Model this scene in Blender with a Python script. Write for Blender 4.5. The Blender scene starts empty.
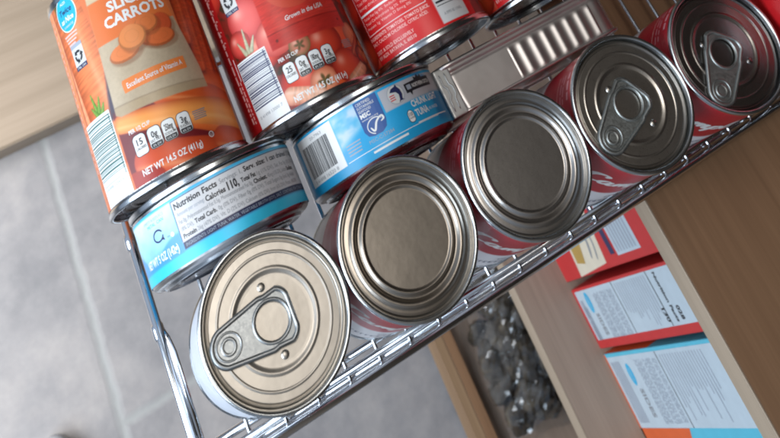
import bpy, bmesh, math, random
import numpy as np
from mathutils import Vector, Matrix
S = 0.001                                   # all shapes below are written in millimetres
PI = math.pi
rnd = random.Random(7)
scene = bpy.context.scene
COL = scene.collection

# ------------------------------------------------------------------ materials
def lin(c):
    return tuple((x/12.92 if x <= .04045 else ((x+.055)/1.055)**2.4) for x in c)
def new_mat(name):
    m = bpy.data.materials.new(name); m.use_nodes = True
    nt = m.node_tree; b = nt.nodes['Principled BSDF']
    return m, nt, b
def N(nt, t, **kw):
    n = nt.nodes.new(t)
    for k, v in kw.items(): setattr(n, k, v)
    return n
def bump(nt, b, src, strength=.2, dist=.001):
    bn = N(nt, 'ShaderNodeBump'); bn.inputs['Strength'].default_value = strength; bn.inputs['Distance'].default_value = dist
    nt.links.new(src, bn.inputs['Height']); nt.links.new(bn.outputs[0], b.inputs['Normal'])
def noise(nt, scale, detail=4, rough=.55, vec=None, coord='Object', sc=None):
    tc = N(nt, 'ShaderNodeTexCoord'); n = N(nt, 'ShaderNodeTexNoise')
    n.inputs['Scale'].default_value = scale; n.inputs['Detail'].default_value = detail; n.inputs['Roughness'].default_value = rough
    if sc:
        mp = N(nt, 'ShaderNodeMapping'); mp.inputs['Scale'].default_value = sc
        nt.links.new(tc.outputs[coord], mp.inputs[0]); nt.links.new(mp.outputs[0], n.inputs['Vector'])
    else: nt.links.new(tc.outputs[coord], n.inputs['Vector'])
    return n
def ramp(nt, src, stops):
    r = N(nt, 'ShaderNodeValToRGB'); e = r.color_ramp.elements
    while len(e) < len(stops): e.new(.5)
    for k, (p, c) in enumerate(stops):
        e[k].position = p; e[k].color = (*c, 1)
    nt.links.new(src, r.inputs[0]); return r
def metal(name, col, rough=.28, var=.12, scale=180, metallic=1., bmp=.08, sc=None, dent=0):
    m, nt, b = new_mat(name)
    n = noise(nt, scale, 5, .6, sc=sc)
    r = ramp(nt, n.outputs[0], [(.25, tuple(c*(1-var) for c in col)), (.75, tuple(min(1, c*(1+var)) for c in col))])
    nt.links.new(r.outputs[0], b.inputs['Base Color'])
    mr = N(nt, 'ShaderNodeMapRange'); mr.inputs[1].default_value = .3; mr.inputs[2].default_value = .7
    mr.inputs[3].default_value = rough*(.93 if dent else .8); mr.inputs[4].default_value = rough*(1.08 if dent else 1.3)
    nt.links.new(n.outputs[0], mr.inputs[0]); nt.links.new(mr.outputs[0], b.inputs['Roughness'])
    b.inputs['Metallic'].default_value = metallic
    if dent:                                 # soft unevenness and fine scuffs of real tinplate
        d = noise(nt, 55, 3, .5); s2 = noise(nt, 1., 4, .7, sc=(900, 60, 60)); a = N(nt, 'ShaderNodeMath', operation='MULTIPLY_ADD')
        a.inputs[1].default_value = .025; nt.links.new(s2.outputs[0], a.inputs[0]); nt.links.new(d.outputs[0], a.inputs[2]); bump(nt, b, a.outputs[0], dent, .0009)
    elif bmp: bump(nt, b, n.outputs[0], bmp, .0002)
    return m
def flat(name, col, rough=.4, spec=.5, coat=0):
    m, nt, b = new_mat(name)
    n = noise(nt, 90, 3)
    r = ramp(nt, n.outputs[0], [(.3, tuple(c*.95 for c in col)), (.7, tuple(min(1, c*1.03) for c in col))])
    nt.links.new(r.outputs[0], b.inputs['Base Color'])
    b.inputs['Roughness'].default_value = rough; b.inputs['Specular IOR Level'].default_value = spec
    b.inputs['Coat Weight'].default_value = coat; b.inputs['Coat Roughness'].default_value = .25
    return m
def printed(name, rough=.38):
    m, nt, b = new_mat(name)
    a = N(nt, 'ShaderNodeVertexColor'); a.layer_name = 'Col'
    nt.links.new(a.outputs[0], b.inputs['Base Color'])
    n = noise(nt, 60, 3)
    mr = N(nt, 'ShaderNodeMapRange'); mr.inputs[3].default_value = rough*.85; mr.inputs[4].default_value = rough*1.2
    nt.links.new(n.outputs[0], mr.inputs[0]); nt.links.new(mr.outputs[0], b.inputs['Roughness'])
    n2 = noise(nt, 45, 3); bump(nt, b, n2.outputs[0], .3, .0010)
    return m
def wood(name, c0, c1, axis=1, rough=.55, scale=1.):
    m, nt, b = new_mat(name)
    sc = [60*scale]*3; sc[axis] = 3*scale
    n = noise(nt, 1., 6, .6, sc=sc)
    sc2 = [420*scale]*3; sc2[axis] = 9*scale
    n2 = noise(nt, 1., 3, .6, sc=sc2)
    mx = N(nt, 'ShaderNodeMath', operation='MULTIPLY_ADD'); mx.inputs[1].default_value = .35
    nt.links.new(n2.outputs[0], mx.inputs[0])
    m3 = N(nt, 'ShaderNodeMath', operation='MULTIPLY'); m3.inputs[1].default_value = .65
    nt.links.new(n.outputs[0], m3.inputs[0]); nt.links.new(m3.outputs[0], mx.inputs[2])
    r = ramp(nt, mx.outputs[0], [(.32, c0), (.68, c1)])
    nt.links.new(r.outputs[0], b.inputs['Base Color']); b.inputs['Roughness'].default_value = rough
    bump(nt, b, mx.outputs[0], .15, .0005)
    return m
M = {}
M['chrome'] = metal('chrome', (.80, .82, .85), .12, .05, 60, bmp=0)
M['tin_rim'] = metal('tin_rim', (.55, .58, .60), .2, .08, 90)
M['tin_wall'] = metal('tin_wall', (.56, .55, .54), .3, .1, 120)
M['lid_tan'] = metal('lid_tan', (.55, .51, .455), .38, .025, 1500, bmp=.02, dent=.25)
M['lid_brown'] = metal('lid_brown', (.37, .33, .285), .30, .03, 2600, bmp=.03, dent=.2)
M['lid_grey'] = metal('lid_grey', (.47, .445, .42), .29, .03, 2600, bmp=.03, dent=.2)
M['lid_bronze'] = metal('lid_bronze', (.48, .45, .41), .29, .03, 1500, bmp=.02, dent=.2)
M['lid_dark'] = metal('lid_dark', (.27, .25, .235), .25, .04, 1500, bmp=.02, dent=.2)  # dim reflection of the dark side put into the base colour
M['tab'] = metal('tab', (.36, .38, .39), .34, .03, 1200, bmp=0)
M['tab_dull'] = metal('tab_dull', (.36, .38, .37), .40, .03, 1200, bmp=0)
M['can_end'] = metal('can_end', (.10, .10, .11), .25, .1, 120)  # near-black base stands in for the dark surroundings these ends reflect
M['aluminium'] = metal('aluminium', (.80, .76, .74), .38, .01, 60, dent=.03)
M['dull_tin'] = metal('dull_tin', (.62, .63, .62), .5, .02, 300, bmp=0)
M['print'] = printed('printed_label')
M['white'] = flat('white_ink', (.80, .80, .78), .4)
M['offwhite'] = flat('offwhite_ink', (.62, .62, .60), .45)
M['black'] = flat('black_ink', (.02, .02, .025), .4)
M['navy'] = flat('navy_ink', (.02, .025, .09), .4)
M['blue'] = flat('blue_ink', (.02, .09, .30), .4)
M['cyan'] = flat('cyan_ink', (.02, .42, .68), .4)
M['grey'] = flat('grey_ink', (.25, .26, .28), .45)
M['palegrey'] = flat('palegrey_ink', (.34, .38, .44), .45)
M['teal'] = flat('teal_ink', (.03, .12, .11), .45)
M['orange'] = flat('orange_ink', (.80, .22, .05), .4)
M['pink'] = flat('pink_ink', (.85, .50, .45), .45)
M['rose'] = flat('rose_ink', (.62, .25, .28), .45)
M['red'] = flat('red_ink', (.60, .02, .025), .38)
M['card_red'] = flat('card_red', (.55, .03, .03), .5)
M['card_white'] = flat('card_white', (.50, .58, .63), .5)
M['card_orange'] = flat('card_orange', (.70, .12, .03), .5)
M['card_blue'] = flat('card_blue', (.10, .48, .62), .5)
M['food'] = flat('food_ink', (.45, .28, .07), .5)
M['cream'] = flat('cream_ink', (.70, .62, .48), .5)
M['wood_mid'] = wood('wood_mid', (.18, .092, .044), (.265, .145, .074), 1)
M['wood_pale'] = wood('wood_pale', (.25, .18, .135), (.36, .265, .20), 1)
M['wood_edge'] = wood('wood_edge', (.31, .235, .165), (.42, .325, .235), 1)
M['wood_warm'] = wood('wood_warm', (.21, .125, .065), (.30, .19, .105), 1)
M['wood_base'] = wood('wood_base', (.27, .21, .15), (.38, .30, .225), 0, scale=.8)

# ------------------------------------------------------------------ tagging and linking
def tag(o, label, cat, group=None):
    o['label'] = label; o['category'] = cat
    if group: o['group'] = group
    return o
def thing(name, label, cat, loc=(0, 0, 0), rot=(0, 0, 0), group=None):
    o = bpy.data.objects.new(name, None); COL.objects.link(o)
    o.empty_display_size = .01
    o.location = Vector(loc)*S; o.rotation_euler = rot
    return tag(o, label, cat, group)
def copy_tree(o, parent=None):
    c = o.copy(); COL.objects.link(c); c.parent = parent
    for ch in list(o.children): copy_tree(ch, c)
    return c
class MB:
    def __init__(s): s.v = []; s.f = []; s.m = []; s.mats = []; s.smooth = []
    def mi(s, mat):
        if mat not in s.mats: s.mats.append(mat)
        return s.mats.index(mat)
    def add(s, verts, faces, mat, smooth=True):
        o = len(s.v); s.v += [tuple(x) for x in verts]; k = s.mi(mat)
        for f in faces: s.f.append(tuple(o+i for i in f)); s.m.append(k); s.smooth.append(smooth)
    def box(s, x0, x1, y0, y1, z0, z1, mat):
        v = [(x, y, z) for z in (z0, z1) for y in (y0, y1) for x in (x0, x1)]
        s.add(v, [(0, 2, 3, 1), (4, 5, 7, 6), (0, 1, 5, 4), (2, 6, 7, 3), (0, 4, 6, 2), (1, 3, 7, 5)], mat, False)
    def lathe(s, prof, mat, n=128, cx=0, cy=0):
        q = [prof[0]]                        # guard loops keep long flat rings flat under smooth shading
        for a, b in zip(prof[:-1], prof[1:]):
            L = math.hypot(b[0]-a[0], b[1]-a[1])
            if L > .9:
                for t in (.15/L, 1-.15/L): q.append((a[0]+(b[0]-a[0])*t, a[1]+(b[1]-a[1])*t))
            q.append(b)
        prof = q
        v = []; f = []
        for (r, z) in prof:
            for k in range(n):
                a = 2*PI*k/n; v.append((cx+r*math.cos(a), cy+r*math.sin(a), z))
        for j in range(len(prof)-1):
            for k in range(n):
                a = j*n+k; b = j*n+(k+1) % n
                f.append((a, b, b+n, a+n))
        s.add(v, f, mat)
    def tube(s, pts, r, mat, n=12, closed=False, caps=True):
        P = [Vector(p) for p in pts]; v = []; f = []; up = None; L = len(P)
        R = r if isinstance(r, (list, tuple)) else [r]*L
        for i, p in enumerate(P):
            if closed: t = (P[(i+1) % L]-P[i-1]).normalized()
            else: t = (P[min(i+1, L-1)]-P[max(i-1, 0)]).normalized()
            if up is None: up = Vector((0, 0, 1)) if abs(t.z) < .9 else Vector((1, 0, 0))
            a = t.cross(up).normalized(); up = a.cross(t).normalized()
            for k in range(n):
                q = 2*PI*k/n; v.append(p+R[i]*(math.cos(q)*a+math.sin(q)*up))
        for i in range(L if closed else L-1):
            j = (i+1) % L
            for k in range(n):
                f.append((i*n+k, i*n+(k+1) % n, j*n+(k+1) % n, j*n+k))
        if caps and not closed:
            f.append(tuple(range(n))); f.append(tuple((L-1)*n+k for k in range(n))[::-1])
        s.add(v, f, mat)
    def build(s, name, parent=None, loc=None, bevel=0, seg=2):
        me = bpy.data.meshes.new(name)
        me.from_pydata([(x*S, y*S, z*S) for x, y, z in s.v], [], s.f); me.update()
        for mt in s.mats: me.materials.append(mt)
        me.polygons.foreach_set('material_index', s.m); me.polygons.foreach_set('use_smooth', s.smooth)
        bm = bmesh.new(); bm.from_mesh(me)
        if bevel:
            bmesh.ops.remove_doubles(bm, verts=bm.verts, dist=1e-7)
            es = [e for e in bm.edges if len(e.link_faces) == 2 and e.calc_face_angle(0) > .5]
            bmesh.ops.bevel(bm, geom=es, offset=bevel*S, segments=seg, profile=.6, affect='EDGES')
        bmesh.ops.recalc_face_normals(bm, faces=bm.faces)
        bm.to_mesh(me); bm.free()
        o = bpy.data.objects.new(name, me); COL.objects.link(o)
        if parent: o.parent = parent
        if loc: o.location = Vector(loc)*S
        return o

# ------------------------------------------------------------------ flat print (text, bars, shapes) laid on a surface
_tc = {}
def text_geo(s, bold=0.):
    k = (s, bold)
    if k in _tc: return _tc[k]
    cu = bpy.data.curves.new('t', 'FONT'); cu.body = s; cu.size = 1.; cu.resolution_u = 2; cu.offset = bold
    ob = bpy.data.objects.new('t', cu); COL.objects.link(ob)
    me = bpy.data.meshes.new_from_object(ob)
    v = [(p.co.x, p.co.y) for p in me.vertices]; f = [tuple(p.vertices) for p in me.polygons]
    bpy.data.objects.remove(ob); bpy.data.curves.remove(cu); bpy.data.meshes.remove(me)
    _tc[k] = (v, f); return _tc[k]
class Print:
    """collects 2-D shapes (u, v, layer) in millimetres; wraps them on a cylinder or a plane"""
    def __init__(s): s.items = []
    def poly(s, pts, mat, layer=1): s.items.append(([tuple(p) for p in pts], [tuple(range(len(pts)))], mat, layer))
    def rect(s, u0, u1, v0, v1, mat, layer=1): s.poly([(u0, v0), (u1, v0), (u1, v1), (u0, v1)], mat, layer)
    def geo(s, v, f, mat, layer=1): s.items.append((v, f, mat, layer))
    def text(s, t, u, v, h, mat, layer=2, width=None, rot=0, bold=.0, align='l', slant=0):
        V, F = text_geo(t, bold)
        if not V: return
        x0 = min(p[0] for p in V); x1 = max(p[0] for p in V)
        sx = sy = h/.72
        if width: sx = width/max(1e-6, (x1-x0))
        c, d = math.cos(rot), math.sin(rot); out = []
        off = {'l': x0, 'c': (x0+x1)/2, 'r': x1}[align]
        for (x, y) in V:
            a = (x-off)*sx+slant*y*sy; b = y*sy
            out.append((u+a*c-b*d, v+a*d+b*c))
        s.geo(out, F, mat, layer)
    def disc(s, u, v, ru, rv, mat, layer=1, n=28, a0=0, a1=2*PI):
        s.poly([(u+ru*math.cos(a0+(a1-a0)*k/n), v+rv*math.sin(a0+(a1-a0)*k/n)) for k in range(n if a1-a0 > 6.2 else n+1)], mat, layer)
    def ring(s, u, v, r, w, mat, layer=2, n=28, a0=0, a1=2*PI, ry=None):
        ry = ry or r; V = []; F = []
        for k in range(n+1):
            a = a0+(a1-a0)*k/n
            V += [(u+(r-w/2)*math.cos(a), v+(ry-w/2)*math.sin(a)), (u+(r+w/2)*math.cos(a), v+(ry+w/2)*math.sin(a))]
        for k in range(n): F.append((2*k, 2*k+1, 2*k+3, 2*k+2))
        s.geo(V, F, mat, layer)
    def stroke(s, pts, w, mat, layer=2):
        """ribbon along a smoothed polyline with widths"""
        P = []
        for i in range(len(pts)-1):
            p0 = pts[max(i-1, 0)]; p1 = pts[i]; p2 = pts[i+1]; p3 = pts[min(i+2, len(pts)-1)]
            for k in range(6):
                t = k/6; P.append(tuple(.5*((2*p1[j])+(-p0[j]+p2[j])*t+(2*p0[j]-5*p1[j]+4*p2[j]-p3[j])*t*t+(-p0[j]+3*p1[j]-3*p2[j]+p3[j])*t**3) for j in (0, 1)))
        P.append(tuple(pts[-1])); V = []; F = []; L = len(P)
        for i, p in enumerate(P):
            a = P[max(i-1, 0)]; b = P[min(i+1, L-1)]; dx, dy = b[0]-a[0], b[1]-a[1]; l = math.hypot(dx, dy) or 1
            e = min(1, .45+4*min(i, L-1-i)/L); ww = w*e*(.75+.45*abs(dy)/l)/2
            V += [(p[0]-dy/l*ww, p[1]+dx/l*ww), (p[0]+dy/l*ww, p[1]-dx/l*ww)]
        for i in range(L-1): F.append((2*i, 2*i+1, 2*i+3, 2*i+2))
        s.geo(V, F, mat, layer)
    def rrect(s, u0, u1, v0, v1, r, mat, layer=1, rt=None):
        rt = r if rt is None else rt; P = []
        for (cx, cy, a, q) in ((u1-r, v0+r, -90, r), (u1-rt, v1-rt, 0, rt), (u0+rt, v1-rt, 90, rt), (u0+r, v0+r, 180, r)):
            for k in range(6):
                t = math.radians(a+90*k/5); P.append((cx+q*math.cos(t), cy+q*math.sin(t)))
        s.poly(P, mat, layer)
    def barcode(s, u0, u1, v0, v1, mat, vertical=True, seed=1, layer=2, duty=.5):
        r = random.Random(seed); a, b = (u0, u1) if vertical else (v0, v1); t = a
        while t < b-.3:
            w = r.choice([.35, .35, .7, 1.0])*(b-a)/34; g = r.choice([.35, .5, .8])*(b-a)/34/duty*.5
            e = min(t+w, b)
            if vertical: s.rect(t, e, v0, v1, mat, layer)
            else: s.rect(u0, u1, t, e, mat, layer)
            t = e+g
    def build(s, name, mapf, parent, cell=2.2, step=.06):
        mb = MB()
        for (V, F, mat, layer) in s.items:
            us = [p[0] for p in V]
            if cell and max(us)-min(us) > 1.2*cell:
                bm = bmesh.new(); bv = [bm.verts.new((p[0], p[1], 0)) for p in V]
                for f in F:
                    try: bm.faces.new([bv[i] for i in f])
                    except ValueError: pass
                k = math.floor(min(us)/cell)+1
                while k*cell < max(us):
                    bmesh.ops.bisect_plane(bm, geom=bm.verts[:]+bm.edges[:]+bm.faces[:], plane_co=(k*cell, 0, 0), plane_no=(1, 0, 0), dist=1e-5)
                    k += 1
                bm.verts.index_update()
                V = [(p.co.x, p.co.y) for p in bm.verts]; F = [tuple(q.index for q in f.verts) for f in bm.faces]; bm.free()
            mb.add([mapf(p[0], p[1], layer*step) for p in V], F, M[mat] if isinstance(mat, str) else mat, False)
        me = bpy.data.meshes.new(name)
        me.from_pydata([(x*S, y*S, z*S) for x, y, z in mb.v], [], mb.f); me.update()
        for mt in mb.mats: me.materials.append(mt)
        me.polygons.foreach_set('material_index', mb.m)
        o = bpy.data.objects.new(name, me); COL.objects.link(o); o.parent = parent
        return o
def cyl_map(r, th0=-PI/2):
    return lambda u, v, h: ((r+h)*math.cos(th0+u/r), (r+h)*math.sin(th0+u/r), v)

# ------------------------------------------------------------------ colour printing of a can label, computed on a fine grid
def vnoise(U, V, sc, seed=0):
    x = U*sc+seed*17.3; y = V*sc+seed*9.1
    xi = np.floor(x).astype(np.int64); yi = np.floor(y).astype(np.int64); fx = x-xi; fy = y-yi
    fx = fx*fx*(3-2*fx); fy = fy*fy*(3-2*fy)
    def h(a, b):
        n = (a*374761393+b*668265263+seed*1442695) & 0x7fffffff
        n = ((n ^ (n >> 13))*1274126177) & 0x7fffffff
        return ((n ^ (n >> 16)) & 0xffff)/65535.
    return (h(xi, yi)*(1-fx)+h(xi+1, yi)*fx)*(1-fy)+(h(xi, yi+1)*(1-fx)+h(xi+1, yi+1)*fx)*fy
def fbm(U, V, sc, seed=0): return (vnoise(U, V, sc, seed)*.5+vnoise(U, V, sc*2.1, seed+1)*.3+vnoise(U, V, sc*4.3, seed+2)*.2)
def mixc(img, mask, c):
    c = np.array(c, float)
    return img*(1-mask[..., None])+c*mask[..., None]
def sm(e0, e1, x):
    t = np.clip((x-e0)/(e1-e0), 0, 1); return t*t*(3-2*t)
def inpoly(U, V, P, soft=.3):
    d = np.full(U.shape, 1e9); n = len(P)     # convex, counter-clockwise
    for i in range(n):
        (x0, y0), (x1, y1) = P[i], P[(i+1) % n]; l = math.hypot(x1-x0, y1-y0)
        d = np.minimum(d, ((x1-x0)*(V-y0)-(y1-y0)*(U-x0))/l)
    return sm(-soft, soft, d)
def capsule(img, U, V, a, b, r0, r1, c, dark, seed=0, hl=(1., .85, .6), lines=True):
    ax, ay = a; bx, by = b; L2 = (bx-ax)**2+(by-ay)**2
    t = np.clip(((U-ax)*(bx-ax)+(V-ay)*(by-ay))/L2, 0, 1)
    px = U-(ax+t*(bx-ax)); py = V-(ay+t*(by-ay)); d = np.hypot(px, py); r = r0+(r1-r0)*t
    side = ((bx-ax)*py-(by-ay)*px)/math.sqrt(L2)/r
    m = sm(.35, -.35, d-r)
    q = d/np.maximum(r, .1)
    sh = np.clip(1.06-.55*q**2.2+.16*side, .2, 1.25)
    col = np.array(dark)[None, None]*(1-np.clip(sh, 0, 1)[..., None])+np.array(c)[None, None]*np.clip(sh, 0, 1)[..., None]
    if lines:
        g = vnoise(t*math.sqrt(L2)*1.3, side*1.2, 1., seed+5); col = col*(.86+.22*g[..., None])
    h = np.exp(-((side-.35)/.16)**2)*.35*(1-np.clip(q, 0, 1)**4)
    col = col*(1-h[..., None])+np.array(hl)*h[..., None]
    return img*(1-m[..., None])+col*m[..., None]
def tomato(img, U, V, x, y, r, c=(.83, .20, .13), dark=(.42, .04, .03), calyx=True, seed=0, hx=-.35, hy=.35):
    d = np.hypot(U-x, (V-y)*1.08)/r; m = sm(1.03, .98, d)
    sh = np.clip(1-.75*d**3, 0, 1); col = np.array(dark)*(1-sh[..., None])+np.array(c)*sh[..., None]
    h = np.exp(-(((U-x)/r-hx)**2+((V-y)/r-hy)**2)/.07)*.6
    col = col*(1-h[..., None])+np.array((1, .78, .7))*h[..., None]
    img = img*(1-m[..., None])+col*m[..., None]
    if calyx:
        a = np.arctan2(V-y, U-x); rr = r*(.16+.34*np.abs(np.cos(a*2.5+seed))**1.5); dd = np.hypot(U-x, V-y)
        img = mixc(img, sm(.9, -.9, dd-rr)*.8, (.26, .24, .10))
        img = mixc(img, sm(.8, -.8, dd-r*.10)*.6, (.40, .38, .20))
    return img
def art_mesh(name, art, r, u0, u1, v0, v1, step, parent, full=True, plain=None):
    nu = int((u1-u0)/step)+1; nv = int((v1-v0)/step)+1
    u = np.linspace(u0, u1, nu); v = np.linspace(v0, v1, nv); U, V = np.meshgrid(u, v)
    img = np.clip(art(U, V), 0, 1)
    img = np.where(img <= .04045, img/12.92, ((img+.055)/1.055)**2.4)
    th = -PI/2+U/r
    X = np.stack([r*np.cos(th), r*np.sin(th), V], -1).reshape(-1, 3)*S
    C = np.concatenate([img, np.ones(img.shape[:2]+(1,))], -1).reshape(-1, 4)
    i = np.arange(nu*nv).reshape(nv, nu)
    Q = np.stack([i[:-1, :-1], i[:-1, 1:], i[1:, 1:], i[1:, :-1]], -1).reshape(-1, 4)
    if full:                                # the far side of the label, coarse
        k = 40; th2 = np.linspace(th[0, -1], th[0, 0]+2*PI, k+1); o = len(X)
        X2 = np.array([[r*math.cos(a), r*math.sin(a), z] for z in (v0, v1) for a in th2])*S
        X = np.vstack([X, X2]); pc = np.array([*lin(plain or (.7, .2, .1)), 1]); C = np.vstack([C, np.tile(pc, (len(X2), 1))])
        Q = np.vstack([Q, [[o+j, o+j+1, o+k+1+j+1, o+k+1+j] for j in range(k)]])
    me = bpy.data.meshes.new(name)
    me.vertices.add(len(X)); me.vertices.foreach_set('co', X.ravel())
    me.loops.add(len(Q)*4); me.loops.foreach_set('vertex_index', Q.ravel().astype(np.int32))
    me.polygons.add(len(Q)); me.polygons.foreach_set('loop_start', np.arange(0, len(Q)*4, 4, dtype=np.int32))
    me.update(calc_edges=True); me.validate()
    me.polygons.foreach_set('use_smooth', np.ones(len(Q), bool))
    ca = me.color_attributes.new('Col', 'FLOAT_COLOR', 'POINT'); ca.data.foreach_set('color', C.astype(np.float32).ravel())
    me.materials.append(M['print'])
    o = bpy.data.objects.new(name, me); COL.objects.link(o); o.parent = parent
    return o

# ------------------------------------------------------------------ label art
def art_carrot(U, V):
    img = np.ones(U.shape+(3,))*np.array((.84, .45, .26)); w = fbm(U, V, .12, 3)
    img = img*(.93+.14*w[..., None])
    # left: one broad carrot running up the can, crease and pale shine
    img = capsule(img, U, V, (-52, 108), (-43, -6), 11, 8, (.90, .52, .33), (.66, .30, .18), 2, hl=(.98, .80, .70))
    img = capsule(img, U, V, (-37, 112), (-27, 30), 12, 13, (.90, .50, .30), (.62, .25, .13), 3, hl=(.97, .72, .56))
    m = sm(1.1, 0, np.abs(U+46.5+.03*(V-60)+1.2*np.sin(V/18)))*sm(100, 88, V); img = mixc(img, m*.65, (.50, .17, .10))
    m = inpoly(U, V, [(-40, 92), (-36, 92), (-35, 108), (-44, 108)], 1.5); img = mixc(img, m*.8, (.25, .30, .12))
    # dark gap beside the sack
    img = mixc(img, inpoly(U, V, [(-27, 38), (-21, 38), (-18, 66), (-20.5, 66)], 1.2), (.26, .22, .28))
    # leaves
    for (x0, y0, x1, y1) in ((-33, 43, -35, 55), (-33, 43, -30, 52), (-33, 43, -37, 49), (-31, 43, -28, 48)):
        img = capsule(img, U, V, (x0, y0), (x1, y1), 1.7, .5, (.42, .60, .22), (.18, .30, .10), 1)
    # right: heaped carrots, deep orange
    r = U > 23
    im2 = np.ones_like(img)*np.array((.40, .10, .05))
    for k, (a, b, q) in enumerate([((60, 105), (50, 25), 5), ((52, 110), (43, 40), 5), ((44, 112), (33, 30), 5.5), ((36, 110), (29, 45), 5), ((29, 108), (26, 60), 4.5), ((55, 60), (38, 10), 6)]):
        im2 = capsule(im2, U, V, a, b, q, q*.75, (.78, .31, .13), (.42, .10, .05), 10+k, hl=(.92, .55, .36))
    img = np.where(r[..., None], im2, img)
    # bottom: big carrots lying across, dark red between them
    b = sm(42, 38, V)*sm(-25.5, -24.5, U)
    im3 = np.ones_like(img)*np.array((.42, .08, .10))
    for k, (a, c, q0, q1, cc) in enumerate([((62, 30), (14, 36), 8, 7, (.84, .36, .15)), ((62, 14), (2, 38), 8, 6, (.82, .34, .14)), ((64, 0), (-6, 30), 9, 5, (.88, .42, .18)), ((58, 12), (-22, 34), 9, 4.5, (.94, .60, .30)),
                                             ((30, -2), (-14, 12), 8, 8, (.80, .30, .14)), ((58, -2), (26, 6), 8, 7, (.84, .33, .15)), ((-14, 3), (-24, 5), 6, 6, (.62, .15, .10))]):
        im3 = capsule(im3, U, V, a, c, q0, q1, cc, (.62, .19, .08), 30+k, hl=(1, .80, .56), lines=False)
    img = img*(1-b[..., None])+im3*b[..., None]
    # burlap sack panel
    P = [(-23.2, 38.6), (-20.5, 37), (29.2, 33.2), (25.6, 44), (25, 108), (-19, 108)]
    mp = inpoly(U, V, [(-23.2, 38.8), (-20.5, 37), (29.2, 33.2), (27.2, 44), (24.8, 108), (-19.2, 108)], .35)
    wv = .5+.25*np.sin(U*5.2)*np.sin(V*5.2)+.35*(fbm(U, V, .9, 8)-.5)+.4*(fbm(U, V, .1, 9)-.5)
    bur = np.array((.74, .66, .55))*(.86+.22*wv[..., None]); img = img*(1-mp[..., None])+bur*mp[..., None]
    img = mixc(img, mp*sm(42.5, 41.5, V+.1*(U+20))*.45, (.62, .52, .38))
    seam = mp*sm(.5, 0, np.abs(V+.095*(U+20)-42)); img = mixc(img, seam*.5, (.45, .37, .28))
    # orange band
    mb_ = mp*sm(73.0, 73.4, V)*sm(96, 95.4, V); img = mixc(img, mb_, (.87, .45, .22))
    img = mixc(img, mp*sm(95.8, 96.2, V), (.80, .70, .56))
    # cut coins
    for k, (x, y, rx, ry, cc) in enumerate([(8.5, 66.5, 8.5, 5, (.80, .38, .20)), (13.5, 71, 6, 6, (.80, .33, .18)), (11, 64.5, 8, 4.3, (.85, .42, .22)), (-9, 64.5, 8, 4.5, (.88, .50, .28)), (6, 74, 6, 5, (.87, .47, .25)), (-3, 70, 7.2, 6.4, (.90, .54, .30))]):
        sh = np.hypot((U-x-1.2)/rx, (V-y+1.6)/ry); img = mixc(img, sm(1.2, .95, sh)*.35, (.45, .25, .15))
        d = np.hypot((U-x)/rx, (V-y)/ry); img = mixc(img, sm(1.03, .98, d), tuple(c*.78 for c in cc)); d = np.hypot((U-x)/rx, (V-y-.7)/ry); img = mixc(img, sm(.93, .88, d), cc)
        img = mixc(img, sm(.05, 0, np.abs(d-.5))*.35, tuple(c*.85 for c in cc))
    # right edge: bare pale lap of the label
    lap = sm(46.0, 46.5, U+.05*(50-V)); img = mixc(img, lap, (.80, .78, .77))
    img = mixc(img, sm(49.2, 49.8, U), (.62, .08, .08))
    return img
def tomatoes_bg(U, V, seed):
    img = np.ones(U.shape+(3,))*np.array((.48, .12, .08)); r = random.Random(seed)
    img = mixc(img, sm(.5, .62, fbm(U, V, .11, seed))*.8, (.16, .16, .08))
    for k in range(26):
        x = r.uniform(-64, 64); y = r.uniform(4, 110); img = tomato(img, U, V, x, y, r.uniform(7, 12), (.84+.06*r.random(), .24+.1*r.random(), .17), calyx=k % 9 == 0, seed=k)
    return img
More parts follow.
